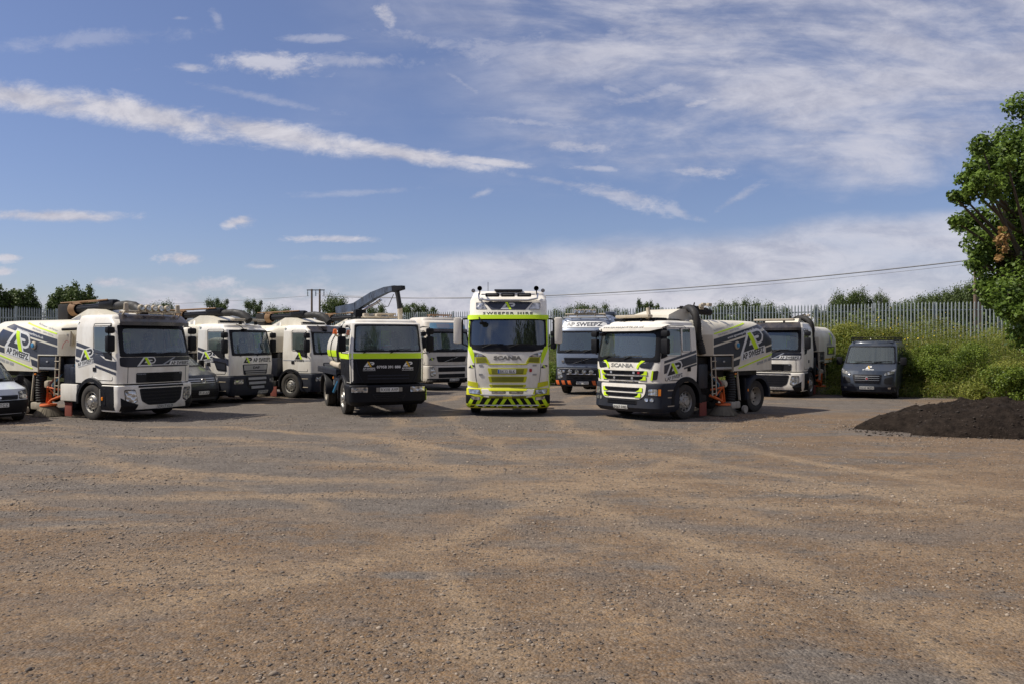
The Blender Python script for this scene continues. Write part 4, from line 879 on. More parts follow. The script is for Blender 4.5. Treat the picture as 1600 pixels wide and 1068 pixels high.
def cab_p(p):
    L_ = 1.86; cab = Cab([(1.06, 1.20, .02, L_), (1.5, 1.22, .0, L_), (1.72, 1.22, .02, L_), (2.5, 1.16, .16, L_), (2.62, 1.14, .17, L_), (2.80, 1.06, .36, L_)], D=.32, n=3.0, bow=.07, top_r=.12)
    cab.shell(p, WHITE, front_win=(.88, 1.74, 2.46), side_win=[(.02, .48, 1.84, 2.56), (.54, .80, 1.95, 2.56)], extra_z=(1.3, 2.1)); cab.screen_frame(p, .88, 1.74, 2.46, wid=.03, over=.10)
    interior(p, cab, 1.78, 2.48, L_, 1.1); F = cab.front
    for sg in (1, -1):
        sf = cab.side(sg); a, b, c, d = cab.fpt(.02, 1.84), cab.fpt(.48, 1.84), cab.fpt(.54, 1.84), cab.fpt(.80, 1.84)
        cab.side_frame(p, sg, [(a, 1.84), (b, 1.84), (b, 2.56), (a + .08, 2.56)], .03, .035); cab.side_frame(p, sg, [(c, 1.95), (d, 1.95), (d, 2.56), (c, 2.56)], .03, .035)
        q = MB(); plate(q, sf, [(.26, 1.74), (a + .01, 1.80), (a + .08, 2.60), (.42, 2.58)], .009, .02, .06); q.build('pillar_cover', BLACK, p)
        door_lines(p, cab, sg, .40, 1.42, 1.12, 2.66, (1.50, 1.42))
        swoosh(p, cab, sg, L_, [[(.36, 1.68), (L_ - .02, 1.97), (L_ - .02, 1.90), (.36, 1.61)], [(.36, 1.56), (L_ - .02, 1.86), (L_ - .02, 1.62), (1.2, 1.50), (.36, 1.32)], [(1.25, 1.48), (L_ - .02, 1.59), (L_ - .02, 1.54), (1.25, 1.43)]], (.80, 1.46), .30, .16, back=DECW, wz=.10)
        arch(p, 1.36, sg, .58, .72, x0=.75, x1=1.25); steps(p, sg, .46, .80, zs=(.42, .66, .86), zt=1.08, x=1.2)
        mirror(p, cab, sg, 2.52, 1.86, out=.16)
        c_ = MB(); plate(c_, F, rpoly([(sg * .93, 1.14), (sg * 1.10, 1.16), (sg * 1.14, 1.42), (sg * .98, 1.40)][::sg], .04), .012, .02, m=DARK); plate(c_, F, rpoly([(sg * .93, 1.14), (sg * .98, 1.14), (sg * 1.02, 1.41), (sg * .98, 1.41)][::sg], .01), .018, .01, m=LIME); c_.build('air_deflector_slot', None, p)
        e = MB(); plate(e, F, rpoly([(sg * 1.04, 1.66), (sg * .66, 1.60), (sg * .60, 1.50), (sg * .95, 1.46)][::sg], .05), .012, .02, m=BUMP)
        plate(e, F, rpoly([(sg * .78, 1.68), (sg * .66, 1.69), (sg * .54, 1.58), (sg * .50, 1.47), (sg * .56, 1.46), (sg * .62, 1.58)][::sg], .02), .016, .02, .04, m=LIME); e.build('front_inset', None, p)
    vz = MB(); plate(vz, F, rpoly([(-1.10, 2.57), (-.85, 2.50), (.85, 2.50), (1.10, 2.57), (1.06, 2.70), (-1.06, 2.70)], .04), .12, .13, m=WHITE); text(vz, F, 'www.apsweeperhire.co.uk', (-.08, 2.61), .085, 1.5, .1225, bold=.004, sp=1.1, m=INK); vz.build('sun_visor', None, p)
    t = MB(); text(t, F, 'SCANIA', (-.02, 1.545), .115, .84, .004, bold=.04, m=GREYTX); t.build('lettering', None, p)
    low = Cab([(.24, 1.16, .04, 1.0), (.36, 1.24, -.06, 1.0), (1.05, 1.24, -.02, 1.0)], D=.34, n=3.0, bow=.08, top_r=.03); low.shell(p, BUMP, 'bumper', extra_z=(.5, .7, .9)); G = low.front
    s = MB(); plate(s, G, rpoly([(-.84, 1.03), (.84, 1.03), (.80, .74), (.66, .61), (-.66, .61), (-.80, .74)], .07), .012, .03, m=WHITE); s.build('grille_surround', None, p)
    for sf, z0, z1, w_ in ((F, 1.29, 1.40, .84), (F, 1.14, 1.25, .80), (G, .82, .93, .72), (G, .665, .775, .68)):
        off = .006 if sf is F else .018; grille(p, sf, rpoly(rect(-w_, z0, w_, z1), .03), 2, off)
        q = MB()
        for sx in (-1, 1): plate(q, sf, [(sx * w_, z1), (sx * (w_ - .07), z1), (sx * (w_ - .1), z0 + .04), (sx * (w_ - .2), z0), (sx * w_, z0)][::sx], off + .02, .02)
        q.build('lime_accent', LIME, p)
    q = MB(); plate(q, F, rect(-.55, 1.07, .55, 1.10), .008, .01); q.build('panel_gap', DARK, p)
    for sx in (-1, 1): headlight(p, G, rpoly([(sx * .90, .90), (sx * 1.13, .90), (sx * 1.14, .72), (sx * .90, .72)][::sx], .02), .012, [(sx * 1.15, .90), (sx * 1.2, .90), (sx * 1.2, .72), (sx * 1.15, .72)][::sx])
    for x in (-1.0, -.85, .85, 1.0): q = MB(); plate(q, G, rpoly(rect(x - .05, .55, x + .05, .65), .045), .012, .02, m=LENS); q.build('fog_lamp', None, p)
    grille(p, G, rect(-.55, .47, .55, .58), 2, .008, name='lower_grille'); number_plate(p, G, (-.02, .37), 'DK67 SWS')
    for x, z, mm_ in ((-.42, 1.345, DECG), (.42, 1.345, DECG), (.58, 1.345, REDD), (-.3, 1.19, SILVER), (.36, 1.19, SILVER)):
        rb = MB(); plate(rb, F, rpoly(rect(x - .035, z - .035, x + .035, z + .035), .02), .03, .01, m=mm_); rb.build('grille_badge', None, p)
    y = MB().box((-.55, .42, 1.83), (.5, .02, .1), .01, m=GOLD); y.build('dashboard_sign', None, p)
    wipers(p, cab, 1.77); axle(p, 1.36, 1.05, 'front', False, nuts=NUTC)
    light_strip(p, .5, 2.93, .62); b = MB().box((-.1, .9, 2.85), (1.6, .5, .08), .03); b.build('roof_hatch', BLACK, p)
    b = MB(); b.tube([(.4, .62, 2.84), (.42, .66, 3.0), (.36, .7, 3.16)], .06, 8); b.build('horn', DUSTW, p)
    b = MB().tube([(.7, .5, 2.78), (.75, .9, 2.85), (.8, 1.5, 2.84), (.8, 1.8, 2.8)], .02, 6); b.build('roof_rail', BLACK, p)
    near_mirror(p, cab, -.95, 2.5)
    return cab, low

def cab_s(p):
    L_ = 2.3; cab = Cab([(.80, 1.22, .04, L_), (1.3, 1.23, .0, L_), (1.95, 1.225, .02, L_), (2.10, 1.215, .05, L_), (2.86, 1.19, .17, L_), (3.0, 1.18, .20, L_), (3.45, 1.17, .40, L_), (3.76, 1.12, .75, L_)], D=.3, n=3.6, bow=.08, top_r=.14)
    cab.shell(p, WHITE, front_win=(.925, 2.10, 2.86), side_win=[(.04, .42, 2.12, 2.84)], extra_z=(1.0, 1.6, 2.4), glassm=GLASST); cab.screen_frame(p, .925, 2.10, 2.86, wid=.02, over=.03)
    interior(p, cab, 2.12, 2.84, L_); F = cab.front
    k = MB(); plate(k, F, rpoly([(-1.08, 2.08), (-1.1, 2.0), (-.74, 1.92), (.74, 1.92), (1.1, 2.0), (1.08, 2.08)], .03), .008, .02); k.build('cowl', BLACK, p)
    q = MB(); plate(q, F, rpoly([(-1.17, 2.86), (-1.18, 3.0), (1.18, 3.0), (1.17, 2.86), (.8, 2.88), (-.8, 2.88)], .04), .05, .06); q.build('sun_visor', LIME, p)
    b = MB(); plate(b, F, rpoly([(-.72, 3.40), (-.50, 3.155), (.52, 3.155), (.74, 3.40)], .02), .006, .02, m=NAVY); b.build('header_panel', None, p)
    l = MB(); logo(l, F, (.0, 3.275), .20, .008, 0, 1, DECW, LIME); l.build('logo', None, p)
    t = MB(); text(t, F, 'SWEEPER HIRE', (0, 3.05), .075, 1.50, .004, bold=.03, sp=1.3, m=INK); text(t, F, 'SCANIA', (0, 1.735), .125, .84, .004, bold=.06, m=GREYTX); t.build('lettering', None, p)
    for sx in (-1, 1):
        headlight(p, F, rpoly([(sx * .96, 3.37), (sx * .76, 3.36), (sx * .63, 3.18), (sx * .95, 3.18)][::sx], .02), .012)
        headlight(p, F, rpoly([(sx * 1.0, 1.90), (sx * .78, 1.85), (sx * .64, 1.77), (sx * .97, 1.77)][::sx], .03), .012)
        g = MB(); plate(g, F, [(sx * .97, 1.755), (sx * .63, 1.755), (sx * .54, 1.60), (sx * .95, 1.58)][::sx], .008, .02, m=YEL); plate(g, F, [(sx * .93, 1.74), (sx * .66, 1.74), (sx * .60, 1.62), (sx * .92, 1.60)][::sx], .014, .01, m=YELMESH); g.build('corner_grille', None, p)
        c = MB(); plate(c, F, rpoly([(sx * 1.17, 2.10), (sx * 1.20, 2.02), (sx * 1.03, 1.58), (sx * .985, 1.58), (sx * 1.0, 1.86), (sx * 1.08, 2.04)][::sx], .03), .010, .01, m=LIME); c.build('livery_stripe', None, p)
        s = MB(); plate(s, cab.side(sx), [(.16, 2.05), (.26, 2.05), (.44, 2.86), (.36, 2.88)], .008, .01, .05, m=LIME); s.build('pillar_stripe', None, p)
        l = MB(); logo(l, F, (sx * 1.08, 1.48), .09, .008, 0, 1, INK, LIME); l.build('logo', None, p)
        z_ = MB()
        for a_, b_ in zip([(.99, 1.56), (.96, 1.2), (.90, .82)], [(.96, 1.2), (.90, .82)]): plate(z_, F, [(sx * (a_[0] - .006), a_[1]), (sx * (a_[0] + .006), a_[1]), (sx * (b_[0] + .006), b_[1]), (sx * (b_[0] - .006), b_[1])], .004, .01)
        z_.build('panel_gap', DARK, p)
        for z in (1.50, 1.12) if False else (1.515, 1.245): q = MB(); plate(q, F, rpoly(rect(sx * .80 - .06, z - .025, sx * .80 + .06, z + .025), .02), .01, .01); q.build('air_inlet', SILVER, p)
        arch(p, 1.4, sx, .58, .74, x0=.8, x1=1.26, m=LIME); steps(p, sx, .46, .84, zt=.82, x=1.18)
    y_ = MB(); plate(y_, F, [(-.66, 1.60), (-.56, 1.535), (.56, 1.535), (.66, 1.60), (.60, 1.60), (.52, 1.565), (-.52, 1.565), (-.60, 1.60)], .010, .02); y_.build('yellow_lip', YEL, p)
    for z0, z1, w_, wi in ((1.245, 1.435, .60, .46), (1.01, 1.19, .58, .46), (.86, .945, .56, .44)):
        g = MB(); plate(g, F, rpoly([(-w_, z1), (-w_ + .05, z0), (w_ - .05, z0), (w_, z1)], .03), .008, .02, m=YEL); plate(g, F, [(-wi - .03, z1 - .02), (-wi, z0 + .02), (wi, z0 + .02), (wi + .03, z1 - .02)], .014, .01, m=YELMESH); g.build('grille', None, p)
    bd = MB(); plate(bd, F, rpoly(rect(.64, 1.32, .72, 1.42), .03), .012, .01, m=REDD); bd.build('griffin_badge', None, p)
    number_plate(p, F, (-.02, 1.34), 'BK22 BLK', w=.54, h=.12, off=.03, blue=True)
    low = Cab([(.24, 1.20, .10, 1.0), (.34, 1.25, -.02, 1.0), (.60, 1.25, -.06, 1.0), (.84, 1.25, -.02, 1.0)], D=.32, n=3.8, bow=.09, top_r=.03); low.shell(p, YEL, 'bumper', extra_z=(.45,)); G = low.front
    w_ = MB(); plate(w_, G, rpoly([(-.80, .84), (.80, .84), (.72, .60), (.56, .56), (-.56, .56), (-.72, .60)], .04), .012, .02, m=WHITE); plate(w_, G, [(-.60, .845), (.60, .845), (.54, .76), (-.54, .76)], .018, .01, m=YEL)
    plate(w_, G, [(-.56, .64), (.56, .64), (.54, .55), (-.54, .55)], .018, .01, m=YELMESH); plate(w_, G, [(-.13, .645), (.13, .645), (.13, .55), (-.13, .55)], .024, .01, m=YEL); w_.build('bumper_centre', None, p)
    for sx in (-1, 1):
        c = MB(); plate(c, F, rpoly([(sx * 1.19, 1.05), (sx * .89, 1.0), (sx * .88, .85), (sx * 1.2, .92)][::sx], .02), .012, .02, m=YEL); c.build('corner_panel', None, p)
        headlight(p, G, rpoly([(sx * 1.16, .81), (sx * .84, .79), (sx * .82, .67), (sx * 1.14, .69)][::sx], .02), .014)
        headlight(p, G, rpoly([(sx * 1.10, .60), (sx * .82, .58), (sx * .82, .49), (sx * 1.06, .51)][::sx], .02), .030)
    ch = MB(); plate(ch, G, [(-1.24, .27), (1.24, .27), (1.245, .64), (1.1, .64), (.85, .56), (-.85, .56), (-1.1, .64), (-1.245, .64)], .016, .02, m=BLACK)
    for k in (-5, -4, -3, -2, -1, 1, 2, 3, 4, 5):
        x = k * .235; s_ = 1 if x >= 0 else -1
        top = .54 if abs(x) < .8 else .60; P = [(x - .055, .28), (x + .055, .28), (x + .055 - s_ * .17, top), (x - .055 - s_ * .17, top)]
        P = [(max(-1.23, min(1.23, a)), b) for a, b in P]; plate(ch, G, P, .022, 0, m=LIME)
    ch.build('hazard_chevrons', None, p)
    lb = MB()
    for x in (-.26, .26): lb.box((x, G(0, .72)[1] - .07, .725), (.42, .07, .075), .02, m=BLACK); lb.box((x, G(0, .72)[1] - .108, .725), (.38, .01, .05), .003, m=LENS)
    lb.build('led_bar', None, p)
    tb = MB().tube([(-.88, .1, .66), (-.70, -.12, .645), (0, -.17, .625), (.70, -.12, .645), (.88, .1, .66)], .02, 8); tb.build('bumper_bar', CHROME, p)
    tb = MB().tube([(-.92, -.1, .345), (0, -.16, .345), (.92, -.1, .345)], .018, 8)
    for x in (-.7, -.3, .3, .7): tb.box((x, -.13, .33), (.05, .05, .08), .01)
    tb.build('bumper_bar', CHROME, p)
    rb = MB().tube([(-.90, .62, 3.66), (-.88, .42, 3.50), (-.6, .30, 3.44), (.6, .30, 3.44), (.88, .42, 3.50), (.90, .62, 3.66)], .028, 8, m=CHROME); rb.tube([(-.8, .36, 3.62), (.8, .36, 3.62)], .02, 8, m=CHROME); rb.build('roof_bar', None, p)
    for x in (-.47, .0, .49): q = MB().box((x, .30, 3.60), (.42, .08, .11), .03, m=BLACK); q.box((x, .257, 3.60), (.32, .008, .022), .002, m=GREYTX); q.build('led_bar', None, p)
    for sx in (-1, 1):
        h = MB().lathe([(-.14, .075), (-.06, .035), (.22, .02), (.22, 0)], (sx * .85, .45, 3.80), 'y', 14, m=BLACK); h.lathe([(-.06, .06), (.06, .05), (.08, 0)], (sx * 1.05, .5, 3.74), 'y', 12, m=CHROME); h.tube([(sx * .85, .5, 3.78), (sx * .87, .5, 3.62)], .02, 6); h.build('air_horn', BLACK, p)
        mir = MB(); w0 = cab.at(2.8)[0]; mir.tube([(sx * (w0 - .02), .5, 2.90), (sx * (w0 + .16), .3, 2.88), (sx * (w0 + .17), .28, 2.86), (sx * (w0 + .17), .28, 2.14), (sx * (w0 + .02), .42, 2.08)], .026, 8); ao = mir.build('mirror_arm', BLACK, p)
        MB().box((sx * (w0 + .32), .30, 2.54), (.24, .14, .78), .06).build('mirror_housing', WHITE, ao)
    hz = MB().box((.0, 1.0, 3.775), (.86, .6, .05), .025); hz.build('roof_hatch', BUMP, p)
    MB().tube([(-.62, .7, 3.74), (-.62, .7, 4.02)], .008, 5).build('aerial', BLACK, p)
    MB().box((1.14, 2.2, 3.2), (.06, .4, 1.0), .02).build('side_fairing', WHITE, p); MB().box((-1.14, 2.2, 3.2), (.06, .4, 1.0), .02).build('side_fairing', WHITE, p)
    near_mirror(p, cab, -.86, 2.84); wipers(p, cab, 2.10)
    axle(p, 1.4, 1.04, 'front', False, nuts=NUTC); axle(p, 4.6, .97, 'rear', True); axle(p, 5.95, .97, 'rear', True); chassis(p, .6, 6.8)
    return cab, low
# ------------------------------------------------------------------ ground
def fence_y(x): return 43.0 - 0.4899 * (x - 13.5)
def sstep(t): t = max(0.0, min(1.0, t)); return t * t * (3 - 2 * t)
def foot_y(x):
    f = fence_y(x); return f - (4.5 + 5.0 * sstep((x - 8) / 6))
def bank(x, y):
    h = 0.0
    if y > 15: h = max(h, sstep((y - foot_y(x)) / (4.0 + 3.0 * sstep((x - 8) / 6))) * 1.7)
    if y > 10: h = max(h, sstep((-17.4 - x) / 2.2) * (1.2 + .5 * sstep((y - 30) / 20)))
    return h
def height(x, y):
    n = noise.noise(Vector((x * .22, y * .22, 0))) * .045 + noise.noise(Vector((x * .9, y * .9, 3))) * .012 if -30 < x < 35 and -5 < y < 60 else 0
    if abs(x) < 18 and 20 < y < 38: n *= .35
    return n + bank(x, y)
def make_ground():
    def axis(lo, hi, st, far):
        a = [-far, -far * .5, -far * .2, -far * .08]; a = [q for q in a if q < lo - 10]
        q = lo; mid = []
        while q < hi: mid.append(q); q += st(q)
        return a + mid + [hi] + [far * .08, far * .2, far * .5, far]
    xs = axis(-34, 40, lambda q: .28, 3000); ys = axis(-12, 75, lambda q: .2 if 3 < q < 22 else .5, 3000)
    xs = sorted(set(x for x in xs)); ys = sorted(set(ys)); nx = len(xs)
    V_ = [(x, y, height(x, y)) for y in ys for x in xs]; F_ = [(j * nx + i, j * nx + i + 1, (j + 1) * nx + i + 1, (j + 1) * nx + i) for j in range(len(ys) - 1) for i in range(nx - 1)]
    m, nt, b, N, L = nodes('gravel_ground'); b.inputs['Roughness'].default_value = .95; b.inputs['Specular IOR Level'].default_value = .15
    geo = N('ShaderNodeNewGeometry'); P = geo.outputs['Position']
    def nz(sc, det=6, rough=.6, s=(1, 1, 1), rot=0, dist=0, off=0):
        mp = N('ShaderNodeMapping'); L(P, mp.inputs[0]); mp.inputs['Scale'].default_value = s; mp.inputs['Rotation'].default_value = (0, 0, rot); mp.inputs['Location'].default_value = (off, off, 0)
        n = N('ShaderNodeTexNoise'); L(mp.outputs[0], n.inputs['Vector']); n.inputs['Scale'].default_value = sc; n.inputs['Detail'].default_value = det; n.inputs['Roughness'].default_value = rough; n.inputs['Distortion'].default_value = dist; return n.outputs[0]
    def mr(x, a, b_, c=0, d=1):
        n = N('ShaderNodeMapRange'); L(x, n.inputs[0]); n.inputs[1].default_value = a; n.inputs[2].default_value = b_; n.inputs[3].default_value = c; n.inputs[4].default_value = d; return n.outputs[0]
    def mth(op, a, b_):
        n = N('ShaderNodeMath'); n.operation = op
        for i, q in enumerate((a, b_)):
            if isinstance(q, (int, float)): n.inputs[i].default_value = q
            else: L(q, n.inputs[i])
        return n.outputs[0]
    def mix(f, a, b_, bl='MIX'):
        n = N('ShaderNodeMix'); n.data_type = 'RGBA'; n.blend_type = bl
        for i, q in ((0, f), (6, a), (7, b_)):
            if isinstance(q, (int, float)): n.inputs[i].default_value = q
            elif isinstance(q, tuple): n.inputs[i].default_value = (*q, 1)
            else: L(q, n.inputs[i])
        return n.outputs[2]
    big = nz(.16, 6, .62, (1, 1.5, 1), .25, .4); tracks = nz(.5, 6, .62, (.4, 1.5, 1), -.5, .9, 5); tracks2 = nz(.7, 5, .6, (.3, 1.9, 1), -.5, .5, 11); med = nz(1.6, 8, .7, off=4)
    sp = N('ShaderNodeSeparateXYZ'); L(P, sp.inputs[0])
    gx = mth('MULTIPLY', sp.outputs[0], -.014); gy = mth('MULTIPLY', mth('MINIMUM', mth('SUBTRACT', sp.outputs[1], 13.0), 14.0), .016)
    f = mth('ADD', mth('ADD', mth('MULTIPLY', big, .9), mth('MULTIPLY', tracks, .75)), mth('ADD', mth('MULTIPLY', tracks2, .55), mth('MULTIPLY', med, .5)))
    f = mth('ADD', mth('ADD', f, gx), gy); f = mr(f, 1.28, 1.41)
    tan = mix(mr(nz(.9, 8, .7, off=9), .32, .68), (.19, .112, .052), (.355, .224, .115)); grey = mix(mr(nz(1.1, 8, .7, off=2), .32, .68), (.122, .106, .093), (.235, .208, .18))
    base = mix(f, tan, grey)
    # sandy worn patches and sweeping tyre tracks
    base = mix(mr(nz(.42, 7, .62, (.55, 1.3, 1), .45, .7, off=31), .55, .68, 0, .85), base, (.47, .32, .18))
    base = mix(mr(nz(.55, 7, .66, (.5, 1.4, 1), .2, .8, off=47), .56, .70, 0, .8), base, (.16, .142, .13))
    wv = mth('MULTIPLY', mth('SUBTRACT', nz(.35, 3, .5, off=60), .5), 2.2)
    for cx_, cy_, rr_, wd_, am_ in ((-14, 2, 17.5, .16, .8), (-14, 2, 19.4, .16, .8), (-14, 2, 14.2, .14, .6), (-14, 2, 15.9, .14, .6), (22, 24, 19.0, .16, .75), (22, 24, 20.9, .16, .75), (22, 24, 23.5, .15, .6), (22, 24, 25.3, .15, .6), (-2, -9, 20.5, .18, .6), (-2, -9, 22.4, .18, .6), (4, 40, 26.5, .18, .6), (4, 40, 28.4, .18, .6), (4, 40, 30.6, .2, .7), (-25, 30, 30, .16, .6), (-25, 30, 31.9, .16, .6)):
        vm = N('ShaderNodeVectorMath'); vm.operation = 'DISTANCE'; cbx = N('ShaderNodeCombineXYZ'); L(sp.outputs[0], cbx.inputs[0]); L(sp.outputs[1], cbx.inputs[1]); L(cbx.outputs[0], vm.inputs[0]); vm.inputs[1].default_value = (cx_, cy_, 0)
        dd = mth('ABSOLUTE', mth('SUBTRACT', mth('ADD', vm.outputs['Value'], wv), rr_), 0); tm = mth('MULTIPLY', mr(mth('ADD', dd, mth('MULTIPLY', mth('SUBTRACT', med, .5), .5)), wd_ * 2.4, wd_ * .5, 0, min(1, am_ * 1.3)), mr(nz(.25, 3, .5, off=cx_ + rr_), .38, .6))
        base = mix(tm, base, (.46, .32, .185) if int(rr_ * 10) % 3 else (.20, .165, .135))
    # individual stones
    vo = N('ShaderNodeTexVoronoi'); L(P, vo.inputs[0]); vo.inputs['Scale'].default_value = 42; vs_ = N('ShaderNodeSeparateColor'); L(vo.outputs['Color'], vs_.inputs[0])
    vo2 = N('ShaderNodeTexVoronoi'); L(P, vo2.inputs[0]); vo2.inputs['Scale'].default_value = 17; v2 = N('ShaderNodeSeparateColor'); L(vo2.outputs['Color'], v2.inputs[0])
    base = mix(mr(vs_.outputs[0], 0, 1, .0, .55), base, mix(vs_.outputs[1], (.07, .065, .065), (.36, .31, .26)))
    st2 = mth('MULTIPLY', mr(v2.outputs[0], .72, .8), mr(vo2.outputs['Distance'], .42, .3)); base = mix(mth('MULTIPLY', st2, .7), base, mix(v2.outputs[1], (.075, .07, .072), (.25, .22, .2)))
    gr = nz(9, 7, .75, off=3); base = mix(mr(gr, .3, .75, 0, .5), base, mth('MULTIPLY', 1, 1) if False else (.075, .060, .048), 'MIX')
    base = mix(mr(nz(30, 8, .8, off=6), .42, .70, 0, .75), base, (.045, .036, .03)); base = mix(mr(nz(24, 8, .8, off=16), .52, .74, 0, .6), base, (.44, .36, .28)); base = mix(mr(nz(3.4, 9, .8, (.6, 1.3, 1), .3, off=26), .46, .7, 0, .55), base, (.085, .072, .062))
    # soil and grass on the bank
    hz = mr(sp.outputs[2], .10, .35); green = mix(mr(med, .35, .65), (.05, .07, .02), (.11, .10, .045)); base = mix(hz, base, green)
    L(base, b.inputs['Base Color'])
    hgt = mth('ADD', mth('ADD', mth('MULTIPLY', mth('SUBTRACT', 1, vo.outputs['Distance']), .35), mth('MULTIPLY', st2, .9)), mth('MULTIPLY', gr, .6))
    bp = N('ShaderNodeBump'); bp.inputs['Strength'].default_value = 1.0; bp.inputs['Distance'].default_value = .035; L(hgt, bp.inputs['Height']); L(bp.outputs[0], b.inputs['Normal'])
    o = MB().add(V_, F_).build('ground', m, None, None); me = o.data; me.polygons.foreach_set('use_smooth', [True] * len(me.polygons)); tag(o, 'brown and grey gravel yard surface with worn dusty tracks', kind='structure')
make_ground()

def quads_obj(name, V_, m, parent=None, tri=False):
    """V_: (n,4,3) or (n,3,3) array of faces"""
    n, k = V_.shape[0], V_.shape[1]; me = bpy.data.meshes.new(name); me.vertices.add(n * k); me.vertices.foreach_set('co', V_.reshape(-1).astype(np.float32))
    me.loops.add(n * k); me.loops.foreach_set('vertex_index', np.arange(n * k, dtype=np.int32)); me.polygons.add(n); me.polygons.foreach_set('loop_start', np.arange(0, n * k, k, dtype=np.int32)); me.polygons.foreach_set('loop_total', np.full(n, k, dtype=np.int32))
    me.materials.append(m); me.update(calc_edges=True); o = bpy.data.objects.new(name, me); C.objects.link(o); o.parent = parent; return o

def stone_mat(name, a, b_):
    m, nt, b, N, L = nodes(name); b.inputs['Roughness'].default_value = .9; g = N('ShaderNodeNewGeometry'); mx = N('ShaderNodeMix'); mx.data_type = 'RGBA'; L(g.outputs['Random Per Island'], mx.inputs[0]); mx.inputs[6].default_value = (*a, 1); mx.inputs[7].default_value = (*b_, 1); L(mx.outputs[2], b.inputs['Base Color']); return m
def stones(name, pts, m, seed=1):
    rng = random.Random(seed); ico = bmesh.new(); bmesh.ops.create_icosphere(ico, subdivisions=1, radius=1); bv = np.array([v.co[:] for v in ico.verts]); ico.verts.index_update(); bf = np.array([[v.index for v in f.verts] for f in ico.faces]); ico.free()
    r = np.random.default_rng(seed); n = len(pts); pts = np.array(pts); S = pts[:, 3:4] * r.uniform(.6, 1.3, (n, 3)) * np.array([1, 1, .6]); jit = r.uniform(.72, 1.2, (n, len(bv), 1))
    a = r.uniform(0, 6.28, n); ca, sa = np.cos(a), np.sin(a); V_ = bv[None] * jit * S[:, None, :]; X = V_[..., 0] * ca[:, None] - V_[..., 1] * sa[:, None]; Y = V_[..., 0] * sa[:, None] + V_[..., 1] * ca[:, None]; V_ = np.stack([X, Y, V_[..., 2]], -1) + pts[:, None, :3]
    me = bpy.data.meshes.new(name); nv = len(bv); nf = len(bf); me.vertices.add(n * nv); me.vertices.foreach_set('co', V_.reshape(-1).astype(np.float32)); F_ = (bf[None] + (np.arange(n) * nv)[:, None, None]).reshape(-1)
    me.loops.add(n * nf * 3); me.loops.foreach_set('vertex_index', F_.astype(np.int32)); me.polygons.add(n * nf); me.polygons.foreach_set('loop_start', np.arange(0, n * nf * 3, 3, dtype=np.int32)); me.polygons.foreach_set('loop_total', np.full(n * nf, 3, dtype=np.int32)); me.materials.append(m); me.update(calc_edges=True)
    o = bpy.data.objects.new(name, me); C.objects.link(o); return o
rng = random.Random(11); pts = []
for k in range(62000):
    y = 4.2 + 20 * rng.random() ** 1.55; x = rng.uniform(-1, 1) * (y * .72 + 1); d = noise.noise(Vector((x * .35, y * .6, 7))) + .5 * noise.noise(Vector((x * 1.3, y * 1.9, 2)))
    if d < rng.uniform(-.25, .45): continue
    s = .0045 + .0006 * (y - 4) + .015 * rng.random() ** 4.5 + (.012 if rng.random() < .004 else 0); pts.append((x, y, height(x, y) + s * .15, s))
tag(stones('loose_gravel', pts, stone_mat('gravel_stone', (.07, .062, .058), (.36, .29, .22)), 5), 'loose dark and pale stones scattered over the yard', kind='stuff')

